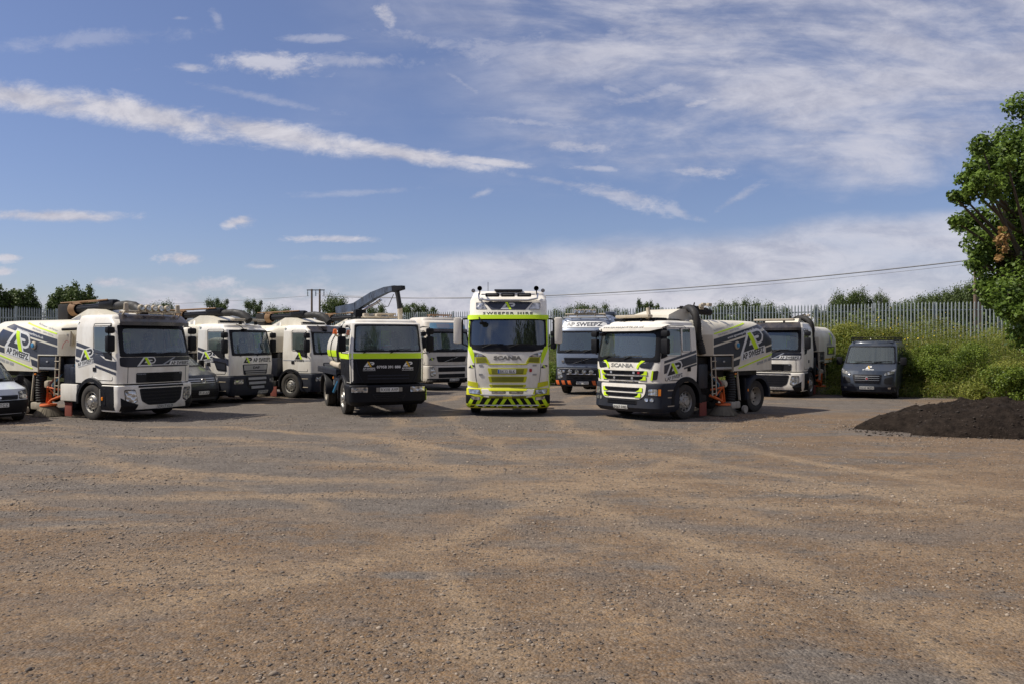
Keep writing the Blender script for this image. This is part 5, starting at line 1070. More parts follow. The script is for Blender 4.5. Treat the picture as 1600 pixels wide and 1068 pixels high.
# ------------------------------------------------------------------ soil heap
def heap():
    cx, cy = 13.55, 19.9; V_ = []; F_ = []; nr, na = 46, 120
    m, nt, b, N, L = nodes('dark_soil'); b.inputs['Roughness'].default_value = 1; b.inputs['Specular IOR Level'].default_value = .1
    tc = N('ShaderNodeNewGeometry'); n1 = N('ShaderNodeTexNoise'); n1.inputs['Scale'].default_value = 5; n1.inputs['Detail'].default_value = 9; n1.inputs['Roughness'].default_value = .75; L(tc.outputs['Position'], n1.inputs['Vector'])
    mx = N('ShaderNodeMix'); mx.data_type = 'RGBA'; mr_ = N('ShaderNodeMapRange'); mr_.inputs[1].default_value = .35; mr_.inputs[2].default_value = .68; L(n1.outputs[0], mr_.inputs[0]); L(mr_.outputs[0], mx.inputs[0]); mx.inputs[6].default_value = (.009, .0068, .0055, 1); mx.inputs[7].default_value = (.036, .027, .021, 1); L(mx.outputs[2], b.inputs['Base Color'])
    n2 = N('ShaderNodeTexNoise'); n2.inputs['Scale'].default_value = 26; n2.inputs['Detail'].default_value = 6; L(tc.outputs['Position'], n2.inputs['Vector']); bp = N('ShaderNodeBump'); bp.inputs['Strength'].default_value = .9; bp.inputs['Distance'].default_value = .03; L(n2.outputs[0], bp.inputs['Height']); L(bp.outputs[0], b.inputs['Normal'])
    def H(r, a):
        x = math.cos(a) * r; y = math.sin(a) * r; rag = 1 + .16 * noise.noise(Vector((math.cos(a) * 2.2, math.sin(a) * 2.2, 1))) + .03 * noise.noise(Vector((math.cos(a) * 7, math.sin(a) * 7, 5)))
        X = cx + x * 4.6 * rag; Y = cy + y * 2.1 * rag; h = .70 * (1 - r ** 3.4) ** .9 if r < 1 else 0
        h *= 1 + .10 * noise.noise(Vector((X * .6, Y * .6, 0))); e = min(1, (1 - r) * 6)
        h += e * (.15 * noise.noise(Vector((X * 1.3, Y * 1.6, 2))) + .10 * abs(noise.noise(Vector((X * 4, Y * 4, 4)))) + .08 * noise.noise(Vector((X * 11, Y * 11, 6))))
        return (X, Y, height(X, Y) - .03 + max(h, 0) + .03 * (r < 1))
    V_.append(H(0, 0))
    for i in range(1, nr + 1):
        for j in range(na): V_.append(H((i / nr), 2 * math.pi * j / na))
    for j in range(na): F_.append((0, 1 + j, 1 + (j + 1) % na))
    for i in range(nr - 1):
        for j in range(na): a = 1 + i * na; F_.append((a + j, a + na + j, a + na + (j + 1) % na, a + (j + 1) % na))
    o = MB().add(V_, F_).build('soil_heap', m, None, 70); tag(o, 'low heap of dark brown soil dumped on the gravel before the green bank', 'soil heap')
    rng = random.Random(2); P = []
    for k in range(5200):
        r = rng.random() ** .45 * 1.12; a = rng.uniform(0, 6.283); q = H(min(r, .999), a); s = .008 + .030 * rng.random() ** 7; P.append((q[0] * 1 + (r > 1) * rng.uniform(-.7, .3), q[1], q[2] + s * .3, s))
    for k in range(60): q = (cx - 4.3 - rng.random() * .9, cy - 1.2 + rng.random() * 1.4); s = .012 + .03 * rng.random() ** 4; P.append((q[0], q[1], height(*q) + s * .3, s))
    s_ = stones('soil_clods', P, stone_mat('clod', (.012, .009, .007), (.060, .044, .032)), 9); s_.parent = o
heap()

# ------------------------------------------------------------------ palisade fences
def fence(name, label, p0, p1, bays, ztop, ztop2):
    p0 = Vector(p0); p1 = Vector(p1); d = (p1 - p0) / bays; L_ = d.length; u = d.normalized(); nrm = Vector((-u.y, u.x))
    root = thing(name, label, 'fence', (p0.x, p0.y, 0)); an = math.atan2(u.y, u.x)
    root.rotation_euler = (0, 0, an)
    pale = MB()
    for k in range(17):
        x = .0775 + k * L_ / 17; w = .034
        prof = [(-w, .0), (-w * .35, -.03), (w * .35, -.03), (w, .0)]
        vs = [(x + a, b - .05, z) for z in (0, 2.3) for a, b in prof] + [(x - w * .2, -.055, 2.40), (x + w * .2, -.055, 2.40)]
        pale.add(vs, [(0, 1, 5, 4), (1, 2, 6, 5), (2, 3, 7, 6), (4, 5, 8), (5, 6, 9, 8), (6, 7, 9)])
    rail = MB(); 
    for z in (.35, 2.0): rail.box((L_ / 2, 0, z), (L_, .05, .05), 0)
    post = MB().box((0, .02, 1.1), (.10, .06, 2.6), .004)
    first = {}
    for k in range(bays + 1):
        q = p0 + d * k; zb = ztop + (ztop2 - ztop) * k / bays - 2.4
        for nm, mb in (('pale_panel', pale), ('rail', rail), ('post', post)):
            if nm != 'post' and k == bays: continue
            if nm not in first: o = mb.build(nm, GALV, root, None); first[nm] = o
            else: o = first[nm].copy(); C.objects.link(o)
            rr = random.Random(k); o.location = (k * L_, 0, zb + (rr.uniform(-.02, .02))); o.rotation_euler = (rr.uniform(-.01, .01), 0, 0)
    return root
def fence_pt(k): return (13.5 + 2.47 * k, 43.0 - 1.21 * k)
fence('palisade_fence', 'long grey steel palisade fence along the top of the green bank behind the lorries', fence_pt(-13), fence_pt(7), 20, 4.16, 4.16)
c0 = fence_pt(-13); fence('palisade_fence', 'shorter grey palisade fence running away behind the sweepers at the left edge', (-20.4, 27.0), c0, 12, 3.52, 4.05)

# ------------------------------------------------------------------ vegetation
def leaf_mat(name, a, b_, trans=.35, sc=1.2):
    m, nt, b, N, L = nodes(name); nt.nodes.remove(b); out = nt.nodes['Material Output']
    g = N('ShaderNodeNewGeometry'); n = N('ShaderNodeTexNoise'); n.inputs['Scale'].default_value = sc; n.inputs['Detail'].default_value = 3; tc = N('ShaderNodeTexCoord'); L(tc.outputs['Object'], n.inputs['Vector'])
    ad = N('ShaderNodeMath'); ad.operation = 'MULTIPLY_ADD'; L(g.outputs['Random Per Island'], ad.inputs[0]); ad.inputs[1].default_value = .55; L(n.outputs[0], ad.inputs[2])
    mr_ = N('ShaderNodeMapRange'); mr_.inputs[1].default_value = .45; mr_.inputs[2].default_value = 1.1; L(ad.outputs[0], mr_.inputs[0])
    mx = N('ShaderNodeMix'); mx.data_type = 'RGBA'; L(mr_.outputs[0], mx.inputs[0]); mx.inputs[6].default_value = (*a, 1); mx.inputs[7].default_value = (*b_, 1)
    d = N('ShaderNodeBsdfPrincipled'); d.inputs['Roughness'].default_value = .5; d.inputs['Specular IOR Level'].default_value = .3; L(mx.outputs[2], d.inputs['Base Color']); t = N('ShaderNodeBsdfTranslucent'); L(mx.outputs[2], t.inputs[0])
    ms = N('ShaderNodeMixShader'); ms.inputs[0].default_value = trans; L(d.outputs[0], ms.inputs[1]); L(t.outputs[0], ms.inputs[2]); L(ms.outputs[0], out.inputs[0]); return m
LEAF_OAK = leaf_mat('oak_leaves', (.042, .078, .012), (.19, .28, .045)); LEAF_FAR = leaf_mat('distant_leaves', (.038, .062, .018), (.12, .16, .042), .25, .3)
LEAF_FAR2 = leaf_mat('dark_distant_leaves', (.05, .08, .024), (.14, .19, .05), .25, .3)
LEAF_BUSH = leaf_mat('bush_leaves', (.06, .10, .015), (.23, .30, .04), .4); WEED = leaf_mat('weed_leaves', (.13, .16, .025), (.36, .37, .08), .4, .6); STRAW = leaf_mat('straw', (.20, .16, .06), (.34, .28, .12), .3, .8)
BROWNL = leaf_mat('dead_leaves', (.26, .15, .05), (.50, .32, .13), .3); BARK = mat('bark', (.09, .07, .05), .9, dirt=.5, dcol=(.04, .035, .025), bump=.8, bscale=9)
FLOW = mat('yellow_flowers', (.75, .55, .02), .7); FLOWW = mat('white_flowers', (.7, .7, .6), .7)
def leaf_quads(P, Nn, size, r, asp=.6):
    """rhombus leaves at P facing about Nn"""
    n = len(P); size = np.broadcast_to(np.asarray(size), (n,))[:, None]
    Nn = Nn / np.linalg.norm(Nn, axis=1, keepdims=True); t = r.normal(size=(n, 3)); t -= (t * Nn).sum(1, keepdims=True) * Nn; t /= np.linalg.norm(t, axis=1, keepdims=True); b = np.cross(Nn, t)
    f = Nn * size * .22
    return np.stack([P - t * size, P - b * size * asp + f, P + t * size, P + b * size * asp + f], 1)
def blob_leaves(blobs, n, size, r, flat=1.0, shell=.45, fuzz=.12):
    B = np.array(blobs, float); w = B[:, 3] ** 1.5; idx = r.choice(len(B), n, p=w / w.sum()); d = r.normal(size=(n, 3)); d /= np.linalg.norm(d, axis=1, keepdims=True)
    rad = B[idx, 3:4] * (shell + (1 - shell) * r.random((n, 1)) ** .5) * (1 + .16 * np.sin(d[:, :1] * 7 + idx[:, None] * 2.1) * np.cos(d[:, 2:3] * 6 + idx[:, None])); P = B[idx, :3] + d * rad * np.array([1, 1, flat]) + r.normal(size=(n, 3)) * B[idx, 3:4] * fuzz
    Nn = d * .7 + r.normal(size=(n, 3)) * .6 + np.array([0, 0, .5]); return leaf_quads(P, Nn, size * r.uniform(.6, 1.25, n), r)
def limbs(mb, base, top, blobs, r0, r, rng_):
    b = Vector(base); t = Vector(top); mid = b.lerp(t, .5) + Vector((rng_.uniform(-.1, .1), rng_.uniform(-.1, .1), 0)) * (t - b).length * .3
    mb.tube([b, b.lerp(mid, .5), mid, t], [r0 * 1.25, r0, r0 * .8, r0 * .45], 8)
    for q in blobs:
        c = Vector(q[:3]); f = rng_.uniform(.35, .95); s = b.lerp(t, f); m_ = s.lerp(c, .55) + Vector((0, 0, -.08 * (c - s).length)); mb.tube([s, m_, c], [r0 * .38, r0 * .22, r0 * .07], 5)
def tree(name, label, loc, h, w, seed, kind='round', leaves=2600, lsize=.22, m=None, group=None, trunk=.18, lean=0):
    rng_ = random.Random(seed); r = np.random.default_rng(seed); root = thing(name, label, 'tree', loc, rng_.uniform(0, 6.28) if kind != 'tall' else 0, group)
    blobs = []
    if kind == 'round':
        for k in range(34): a = rng_.uniform(0, 6.28); q = rng_.random() ** .4; z = rng_.uniform(.22, .93); rr = w * .5 * math.sqrt(max(.08, 1 - ((z - .58) / .42) ** 2)); blobs.append((math.cos(a) * rr * q * .85, math.sin(a) * rr * q * .85, z * h, w * rng_.uniform(.09, .19)))
    elif kind == 'tall':
        for j in range(13):
            a = rng_.uniform(0, 6.28); q = rng_.random() ** .5 * w * .42; top = rng_.uniform(.78, 1.0) - .45 * (q / w) ** 1.2
            for k in range(16): z = .06 + (top - .06) * k / 15; s_ = (.75 + .25 * (k / 15)); blobs.append((math.cos(a) * q * s_, math.sin(a) * q * s_, z * h, w * (.17 - .08 * (k / 15))))
    elif kind == 'open':
        for k in range(22): a = rng_.uniform(0, 6.28); q = rng_.random() ** .5; z = rng_.uniform(.42, .95); blobs.append((math.cos(a) * w * .45 * q, math.sin(a) * w * .42 * q, z * h, w * rng_.uniform(.08, .15)))
    mb = MB(); limbs(mb, (0, 0, 0), (0, 0, h * .8), blobs, h * .022 + .05, None, rng_); mb.build('trunk', BARK, root)
    V_ = blob_leaves(blobs, leaves, lsize, r, .85, .0, .32); quads_obj('crown', V_, m or LEAF_FAR, root); return root
_tm = {}
def tree_at(px, topy, wpx, D, variant, label, zb=1.7, m=None, group='trees beyond the fence'):
    s = 1244 / D; h = EYE + (533 - topy) / s - zb; w = wpx / s; x = (px - 800) / s; key = (variant, m.name if m else '')
    name = {'round': 'broadleaf_tree', 'tall': 'upright_tree', 'open': 'open_crowned_tree'}[variant]
    if key not in _tm:
        r_ = tree(name, label, (x, D, zb), 8.0, 7.0 if variant != 'tall' else 4.5, hash(variant) % 7 + 3 if False else {'round': 4, 'tall': 8, 'open': 6}[variant], variant, {'round': 13000, 'tall': 24000, 'open': 7000}[variant], .15, m, group); _tm[key] = r_
    else:
        src = _tm[key]; r_ = src.copy(); C.objects.link(r_)
        for ch in src.children: c = ch.copy(); C.objects.link(c); c.parent = r_
    r_.location = (x, D, zb); bw = 7.0 if variant != 'tall' else 4.5; r_.scale = (w / bw, w / bw, h / 8.0); r_.rotation_euler = (0, 0, (px * 12.9) % 6.28); r_['label'] = label; r_['group'] = group; r_['category'] = 'tree'; return r_
T = [(-14, 446, 60, 72, 'tall', 'tall dark tree cut by the left edge of the photo'), (10, 440, 58, 74, 'tall', 'dark upright tree near the left edge, second of the left clump'), (36, 441, 56, 75, 'tall', 'dark upright tree at the right end of the leftmost clump'),
     (88, 449, 48, 74, 'tall', 'shorter upright tree at the left end of the clump above the sweeper boom'), (108, 436, 58, 76, 'tall', 'tallest upright tree in the clump above the sweeper boom'), (130, 440, 50, 75, 'tall', 'upright tree at the right end of the clump above the sweeper boom'),
     (256, 471, 46, 95, 'round', 'small rounded tree above the first white cab roof'), (340, 466, 38, 100, 'open', 'small open tree left of the stowed boom pivot'), (396, 468, 34, 104, 'open', 'small open tree right of the stowed boom pivot'), (432, 478, 50, 110, 'round', 'low faint tree right of the stowed boom pivot'),
     (222, 480, 40, 100, 'round', 'low tree just left of the beacon on the first white cab'), (523, 461, 46, 95, 'round', 'rounded tree beside the twin wooden poles'), (590, 474, 36, 105, 'round', 'low tree just behind the crane boom'), (643, 473, 44, 85, 'open', 'thin open tree right of the crane hose'), (668, 479, 40, 85, 'open', 'thin open tree above the white tipper cab'),
     (884, 480, 46, 115, 'round', 'low tree right of the tall lorry roof'), (908, 474, 50, 115, 'round', 'rounded tree above the grey lorry cab'), (940, 474, 36, 118, 'round', 'small rounded tree right of the grey lorry light bar'), (968, 482, 30, 118, 'round', 'lowest tree behind the fence right of the grey lorry'),
     (1004, 463, 30, 62, 'tall', 'bright leafy sapling left of its twin above the white roof'), (1022, 466, 26, 62, 'tall', 'bright leafy sapling right of its twin above the white roof'),
     (1128, 472, 44, 105, 'round', 'low tree behind the suction hose arch'), (1160, 467, 36, 110, 'round', 'rounded tree right of the suction hose arch'), (1188, 470, 46, 110, 'round', 'broad low tree behind the fence above the sweeper hopper'), (1218, 479, 46, 112, 'round', 'lowest tree above the sweeper hopper'),
     (1100, 482, 40, 105, 'round', 'low tree left of the suction hose arch'), (1290, 478, 44, 90, 'round', 'low tree behind the fence left of the van'), (1316, 456, 46, 84, 'round', 'taller rounded tree behind the fence above the van'), (1342, 452, 46, 84, 'round', 'broad tree top behind the fence above the van'), (1376, 456, 26, 90, 'round', 'small rounded tree standing clear right above the van')]
for q in T: tree_at(*q, m=(LEAF_FAR2 if q[4] == 'tall' and q[0] < 200 else None))
# wooded hillside at the right
V_ = []; F_ = []; nx = 40
def hill_z(x, y): return 1.6 + 15 * sstep((x - 58) / 110) * sstep((y - 105) / 60)
xs = [40 + k * 8 for k in range(36)]; ys = [100 + k * 10 for k in range(20)]
for y in ys:
    for x in xs: V_.append((x, y, hill_z(x, y) - .15))
for j in range(len(ys) - 1):
    for i in range(len(xs) - 1): a = j * len(xs) + i; F_.append((a, a + 1, a + len(xs) + 1, a + len(xs)))
tag(MB().add(V_, F_).build('hill', mat('hill_grass', (.05, .07, .025), .9, dirt=.4, dcol=(.03, .045, .015), dscale=.2), None), 'wooded green hill rising behind the right end of the fence', kind='structure')
rng = random.Random(5); desc = ['lowest', 'second', 'third', 'fourth', 'fifth', 'sixth', 'seventh', 'eighth', 'ninth', 'tenth', 'eleventh', 'twelfth', 'thirteenth', 'fourteenth']
tops = [(1402, 474), (1420, 467), (1438, 463), (1456, 458), (1474, 453), (1492, 447), (1510, 441), (1528, 437), (1546, 435), (1564, 433), (1582, 431), (1600, 430)]
for k, (px, ty) in enumerate(tops): D = 118 + (k % 3) * 7; tree_at(px, ty + rng.uniform(-1, 3), rng.uniform(40, 60), D, 'round', f'{desc[k]} tree from the left on the wooded hillside behind the fence', zb=hill_z((px - 800) / 1244 * D, D) * .55, group='hillside trees')
# hedge line behind the fence: one tangled mass
r = np.random.default_rng(3); P = []; n = 52000
X = r.uniform(-45, 70, n); Y = fence_y(X) + r.uniform(3, 9, n) + np.where(X > 12, 0, 0); hh = 1.4 + .6 * np.sin(X * .7) + .5 * np.sin(X * 1.9 + 1) + .35 * np.sin(X * 4.3); hh = np.where(X > 12, hh * .75 + .5, hh * .7); Z = 1.7 + r.random(n) ** .8 * np.maximum(hh, .4)
tag(quads_obj('hedge', leaf_quads(np.stack([X, Y, Z], 1), r.normal(size=(n, 3)) + np.array([0, -.4, .8]), r.uniform(.07, .17, n), r), LEAF_FAR), 'dark green hedge growth seen between the pales of the fence', kind='stuff')
# weeds and undergrowth on the bank: one mass nobody could count
def weeds(name, n, seed, m, hmul, size, xr, label, asp=.5, dens=None, up=.4, ymin=0, rlow=.9):
    r = np.random.default_rng(seed); out = []; P = []; S = []
    X = r.uniform(*xr, n * 2); q = 0
    for x in X:
        y = foot_y(x) - .6 + r.random() * 9.0; y2 = fence_y(x) - .3
        if y > y2 + .2 or abs(x) > y * .9: continue
        if x < 12.5 and y < foot_y(x) + .3: continue
        e = sstep((y - foot_y(x) + .6) / 2.2); nn = .5 + .62 * noise.noise(Vector((x * .55, y * .55, seed * .1))) + .25 * noise.noise(Vector((x * .23, 3, 1))) + .35 * noise.noise(Vector((x * 1.7, y * 1.7, seed + 3)))
        if dens and nn < dens: continue
        hgt = (.16 + 1.6 * max(nn, 0)) * hmul * (.25 + .75 * e); room = y2 - y
        if room < 2.0: hgt *= .35 + .32 * max(room, 0)
        P.append((x, y, bank(x, y) + hgt * r.random() ** rlow)); S.append(size * r.uniform(.5, 1.3)); q += 1
        if q >= n: break
    P = np.array(P); tag(quads_obj(name, leaf_quads(P, r.normal(size=P.shape) + np.array([-.2, -.4, up]), np.array(S), r, asp), m), label, kind='stuff')
weeds('undergrowth', 120000, 1, LEAF_BUSH, 1.0, .038, (-6, 31), 'dense green undergrowth covering the bank below the fence')
weeds('bramble_leaves', 80000, 2, WEED, 1.15, .032, (6, 31), 'yellow green weeds and nettles covering the bank', .45)
weeds('tall_grass', 42000, 3, WEED, 1.35, .15, (10, 31), 'tall thin grasses standing on the bank', .05, up=-.6)
weeds('dry_stems', 12000, 4, STRAW, 1.4, .12, (10, 31), 'dry straw coloured stems among the weeds', .05, .45, up=-.7)
weeds('yellow_flower_heads', 500, 6, FLOW, 1.3, .035, (14, 31), 'scattered yellow flower heads among the weeds', .7, .55, rlow=.15)
weeds('white_flower_heads', 260, 7, FLOWW, 1.3, .03, (14, 31), 'scattered white flower heads among the weeds', .7, .5, rlow=.15)
# separate bushes on the bank
def bush(loc, w, h, seed, label, m=LEAF_BUSH, n=9000, ls=.042):
    rng_ = random.Random(seed); r = np.random.default_rng(seed); root = thing('bush', label, 'bush', loc, 0, 'bushes on the bank'); B = []
    for k in range(12): a = rng_.uniform(0, 6.28); q = rng_.random() ** .5; B.append((math.cos(a) * w * .38 * q, math.sin(a) * w * .38 * q, h * rng_.uniform(.25, .8), w * rng_.uniform(.13, .22)))
    mb = MB(); limbs(mb, (0, 0, -.1), (0, 0, h * .5), B, .03, None, rng_); mb.build('stems', BARK, root); quads_obj('foliage', blob_leaves(B, n, ls, r, .9, .3), m, root)
for i, (px, D, w, h, lab, mm) in enumerate([(1250, 37, 2.2, 1.5, 'bush between the rear sweeper hopper and the van', LEAF_BUSH), (1322, 38, 2.6, 1.5, 'pale green elder bush behind the roof rack of the van', WEED), (1368, 37.5, 2.4, 1.3, 'bright yellow green bush behind the rear of the van roof', WEED),
        (1432, 34.5, 2.6, 1.7, 'dark leafy bush just right of the van', LEAF_BUSH), (1465, 33, 2.4, 1.5, 'bush in the middle of the bank right of the van', LEAF_BUSH), (1505, 33.5, 2.8, 1.8, 'tall bush high on the bank left of the oak', LEAF_BUSH), (1560, 28.5, 2.4, 1.6, 'light green bush below the oak at the right edge', WEED),
        (1585, 27, 2.2, 1.4, 'broad leafed bush at the right edge behind the soil heap', LEAF_BUSH), (880, 43.5, 2.6, 1.5, 'green bush seen between the tall white lorry and the grey lorry', LEAF_BUSH), (868, 41.5, 2.2, 1.2, 'lower bush beside the right wheel of the tall white lorry', LEAF_BUSH), (1295, 35.5, 1.6, 1.2, 'low bush beside the left wing mirror of the van', LEAF_BUSH)]):
    x = (px - 800) / 1244 * D; bush((x, D, bank(x, D) - .05), w, h, 20 + i, lab, mm)

# the oak at the right edge
def oak():
    D = 27.0; s = 1244 / D; r = np.random.default_rng(2); rng_ = random.Random(2); bx, by = (1690 - 800) / s, D + 1; zb = bank(bx, by)
    root = thing('oak_tree', 'large dark green oak reaching in from the right edge above the bank', 'tree', (bx, by, zb))
    px = [(1592, 165, 26), (1575, 215, 30), (1558, 250, 30), (1532, 225, 20), (1522, 262, 20), (1545, 290, 34), (1505, 308, 18), (1490, 306, 12), (1492, 345, 14), (1512, 345, 24), (1530, 380, 30), (1560, 345, 40), (1590, 290, 44), (1600, 230, 40), (1590, 385, 44), (1548, 425, 28), (1522, 412, 16), (1572, 462, 34), (1604, 440, 50), (1545, 470, 15), (1602, 520, 32), (1588, 492, 18), (1624, 480, 55), (1640, 340, 70), (1640, 220, 60), (1650, 150, 50), (1700, 120, 70), (1740, 260, 90), (1720, 400, 90), (1800, 330, 90), (1700, 500, 60)]
    B = []
    for (x, y, rr) in px:
        dd = rng_.uniform(-1.6, 1.8) * (1 if rr > 22 else .5); k = (D + dd) / 1244; B.append(((x - 800) * k - bx, D + dd - by, EYE + (533 - y) * k - zb, rr * k * .86))
        if rr > 28:
            for j in range(4): a = rng_.uniform(0, 6.28); B.append((B[-1 - j][0] + math.cos(a) * rr * k * .75, B[-1 - j][1] + rng_.uniform(-1, 1) * rr * k * 1.3, B[-1 - j][2] + math.sin(a) * rr * k * .75, rr * k * .40))
    B = [b for b in B if b[2] + zb - b[3] > .5]
    mb = MB(); limbs(mb, (0, 0, -.2), (0, 0, 7.5), B, .34, None, rng_); mb.build('trunk', BARK, root)
    quads_obj('crown', blob_leaves(B, 72000, .078, r, .9, .3, .10), LEAF_OAK, root)
    k = (D - 1.8) / 1244; DB = [((x - 800) * k - bx, D - 1.8 - by, EYE + (533 - y) * k - zb, rr * k) for x, y, rr in ((1566, 358, 6), (1563, 374, 8), (1568, 388, 7), (1560, 402, 6), (1570, 370, 6))]
    quads_obj('dead_leaf_spray', blob_leaves(DB, 260, .07, r), BROWNL, root)
oak()

# ------------------------------------------------------------------ poles and cables
def pole_pair(x, y, zt, gap, label, zb=1.5, rz=0):
    root = thing('power_pole', label, 'power pole', (x, y, zb), rz); h = zt - zb
    for sx in (-1, 1): MB().tube([(sx * gap / 2, 0, 0), (sx * gap / 2, 0, h)], [.17, .12], 10).build('pole', WOOD, root)
    MB().box((0, 0, h - .12), (gap + 1.3, .14, .12), .01).build('crossarm', CHASSIS, root)
    for x_ in (-gap / 2 - .55, 0, gap / 2 + .55): 
        i = MB().lathe([(-.75, .0), (-.75, .05), (-.7, .08), (-.6, .05), (-.5, .08), (-.4, .05), (-.3, .08), (-.2, .05), (0, .03)], (x_, 0, h - .15), 'z', 8); i.build('insulator', GALV, root)
D1, D2 = 105.0, 66.0; x1 = (493.5 - 800) / 1244 * D1; x2 = (1527 - 800) / 1244 * D2
pole_pair(x1, D1, EYE + 82 * D1 / 1244, 1.05, 'pair of dark wooden poles with a crossarm beside a rounded tree'); pole_pair(x2, D2, EYE + 140 * D2 / 1244, .36, 'pair of brown wooden poles half hidden by the oak')
def cable(a, b, sag, r, label):
    a, b = Vector(a), Vector(b); mb = MB().tube([a.lerp(b, t / 30) - Vector((0, 0, sag * 4 * (t / 30) * (1 - t / 30))) for t in range(31)], r, 6); tag(mb.build('overhead_cable', CABLE, None), label, 'cable', 'overhead cables')
za = EYE + 82 * D1 / 1244 - .9; zb_ = EYE + 140 * D2 / 1244 - .6
cable((x1 + .9, D1, za), (x2, D2, zb_), 1.35, .055, 'thick dark overhead cable sagging across the sky between the two pole pairs')
cable((x1 - .9, D1, za), (x1 - 60, D1 + 8, za - 1.2), .6, .02, 'thin overhead cable running left from the twin poles')
cable((x1, D1, za + .3), (x2 + .3, D2 + .3, zb_ - .25), 1.6, .018, 'thin overhead cable just beside the thick one')

# trees across the yard behind the camera: they show in the windscreens
for k, (x, y, h, w) in enumerate([(-26, -16, 12, 9), (-17, -15, 11, 9), (-9, -14, 10.5, 9), (-1.5, -13, 11, 9), (5, -10, 15, 10), (12, -11, 17, 12), (22, -14, 13, 11), (31, -15, 12, 9)]):
    src = _tm[('round', '')]; r_ = src.copy(); C.objects.link(r_)
    for ch in src.children: q = ch.copy(); C.objects.link(q); q.parent = r_
    r_.location = (x, y, -.3); r_.scale = (w / 7, w / 7, h / 8); r_.rotation_euler = (0, 0, k * 1.3); r_['label'] = 'dark tree behind the photographer, seen only reflected in the lorry windscreens'; r_['group'] = 'reflected trees'; r_['category'] = 'tree'
# ------------------------------------------------------------------ vehicles in the yard
def put(name, label, cat, x, y, phi, group=None): return thing(name, label, cat, (x, y, 0), R(phi), group)
GS = 'road sweeper lorries'
# 1  big sweeper at the left
t = put('sweeper_lorry', 'white sweeper with smoked visor and five round roof lamps, plate DX17 KLD', 'sweeper lorry', -10.12, 22.95, 60, GS)
cab_fe(t); chassis(t, .6, 6.4); axle(t, 5.2, .97, 'rear', True, rim=RIMW); sweeper_body(t, 2.32, 4.9, hose='roof')
for sg in (1, -1):
    arch(t, 5.2, sg, .56, .66, x0=.6, x1=1.2); MB().box((sg * 1.0, 2.52, .74), (.42, .82, .5), .04).build('side_box', WHITE, t); MB().box((sg * 1.02, 2.35, 1.24), (.3, .34, .5), .06).build('tank', STEEL_NAVY, t); MB().lathe([(0, .06), (.06, .06), (.07, 0)], (sg * 1.02, 2.42, 1.49), 'z', 14).build('filler_cap', BLUE, t)
# 2  light-cabbed sweeper with the bright light bar
t = put('sweeper_lorry', 'white sweeper with black AP SWEEPZ letters under its windscreen and silver grille bars', 'sweeper lorry', -9.4, 29.35, 66, GS)
cab_lf(t, 'DY19 PYK'); chassis(t, .6, 6.2); axle(t, 4.9, .95, 'rear', True, rim=RIMW); sweeper_body(t, 1.95, 4.1, graphics=(-1,), hose='roof', zcab=2.75, detail=False)
# 3  sweeper behind, door with small logo
t = put('sweeper_lorry', 'white sweeper with dark visor and small door logo just left of the crane tanker', 'sweeper lorry', -7.0, 31.7, 60, GS)
cab_lf(t, 'DY18 KXP', True, False); chassis(t, .6, 6.2); axle(t, 4.9, .95, 'rear', True, rim=RIMW); sweeper_body(t, 1.95, 4.1, graphics=(), hose='roof', zcab=2.75, detail=False)
# 4  farthest sweeper, mostly hidden by the tanker
t = put('sweeper_lorry', 'white sweeper mostly hidden behind the crane tanker, only hopper roof and boom showing', 'sweeper lorry', -4.9, 33.5, 60, GS)
cab_lf(t, 'DY18 KXR', True, False); chassis(t, .6, 6.2); axle(t, 4.9, .95, 'rear', True, rim=RIMW); sweeper_body(t, 1.95, 4.1, graphics=(), hose='roof', zcab=2.75, detail=False)
# 5  sweeper right of centre
t = put('sweeper_lorry', 'white sweeper with lime grille corners and web address along its visor', 'sweeper lorry', 3.15, 22.75, -49, GS)
cab_p(t); chassis(t, .6, 6.0); axle(t, 5.08, .99, 'rear', True, rim=RIMW); sweeper_body(t, 1.95, 4.05, hose='side', zcab=2.72, detail=False)
for sg in (1, -1): arch(t, 5.08, sg, .57, .68, x0=.6, x1=1.24, m=BUMP); MB().box((sg * 1.1, 4.38, .75), (.2, .06, .7), .02).build('mudflap', BLACK, t); MB().box((sg * 1.245, 4.46, .72), (.02, .05, .08), .01).build('marker_lamp', AMBER, t)
# 6  second sweeper of the first kind, at the right
t = put('sweeper_lorry', 'white sweeper with smoked visor, standing between the web address sweeper and the van', 'sweeper lorry', 10.35, 31.85, -34, GS)
cab_fe(t, bar=False, plate_s='DX18 LDU', stripes=False, length=1.9); chassis(t, .6, 6.2); axle(t, 5.0, .97, 'rear', True, rim=RIMW)
H = sweeper_body(t, 2.05, 4.1, graphics=(), hose='side', zcab=2.9, detail=False); light_strip(t, .45, 3.08, .8)
l = MB(); logo(l, H.side(1), (5.0, 2.35), .42, .006, 0, 1, DECG, LIME); l.build('logo', None, t)
l = MB(); plate(l, H.side(1), rect(4.3, 1.66, 5.7, 2.0), .008, .02, m=NAVY); text(l, H.side(1), '24/7', (5.0, 1.83), .26, 1.0, .011, bold=.05, m=LIME); text(l, H.side(1), 'AP SWEEPZ', (4.7, 2.1), .12, 1.0, .005, bold=.03, m=DECG); plate(l, H.side(1), rect(3.9, 1.44, 6.0, 1.50), .008, .01, m=GOLD); l.build('lettering', None, t)
for sg in (1, -1): arch(t, 5.0, sg, .57, .68, x0=.6, x1=1.24)

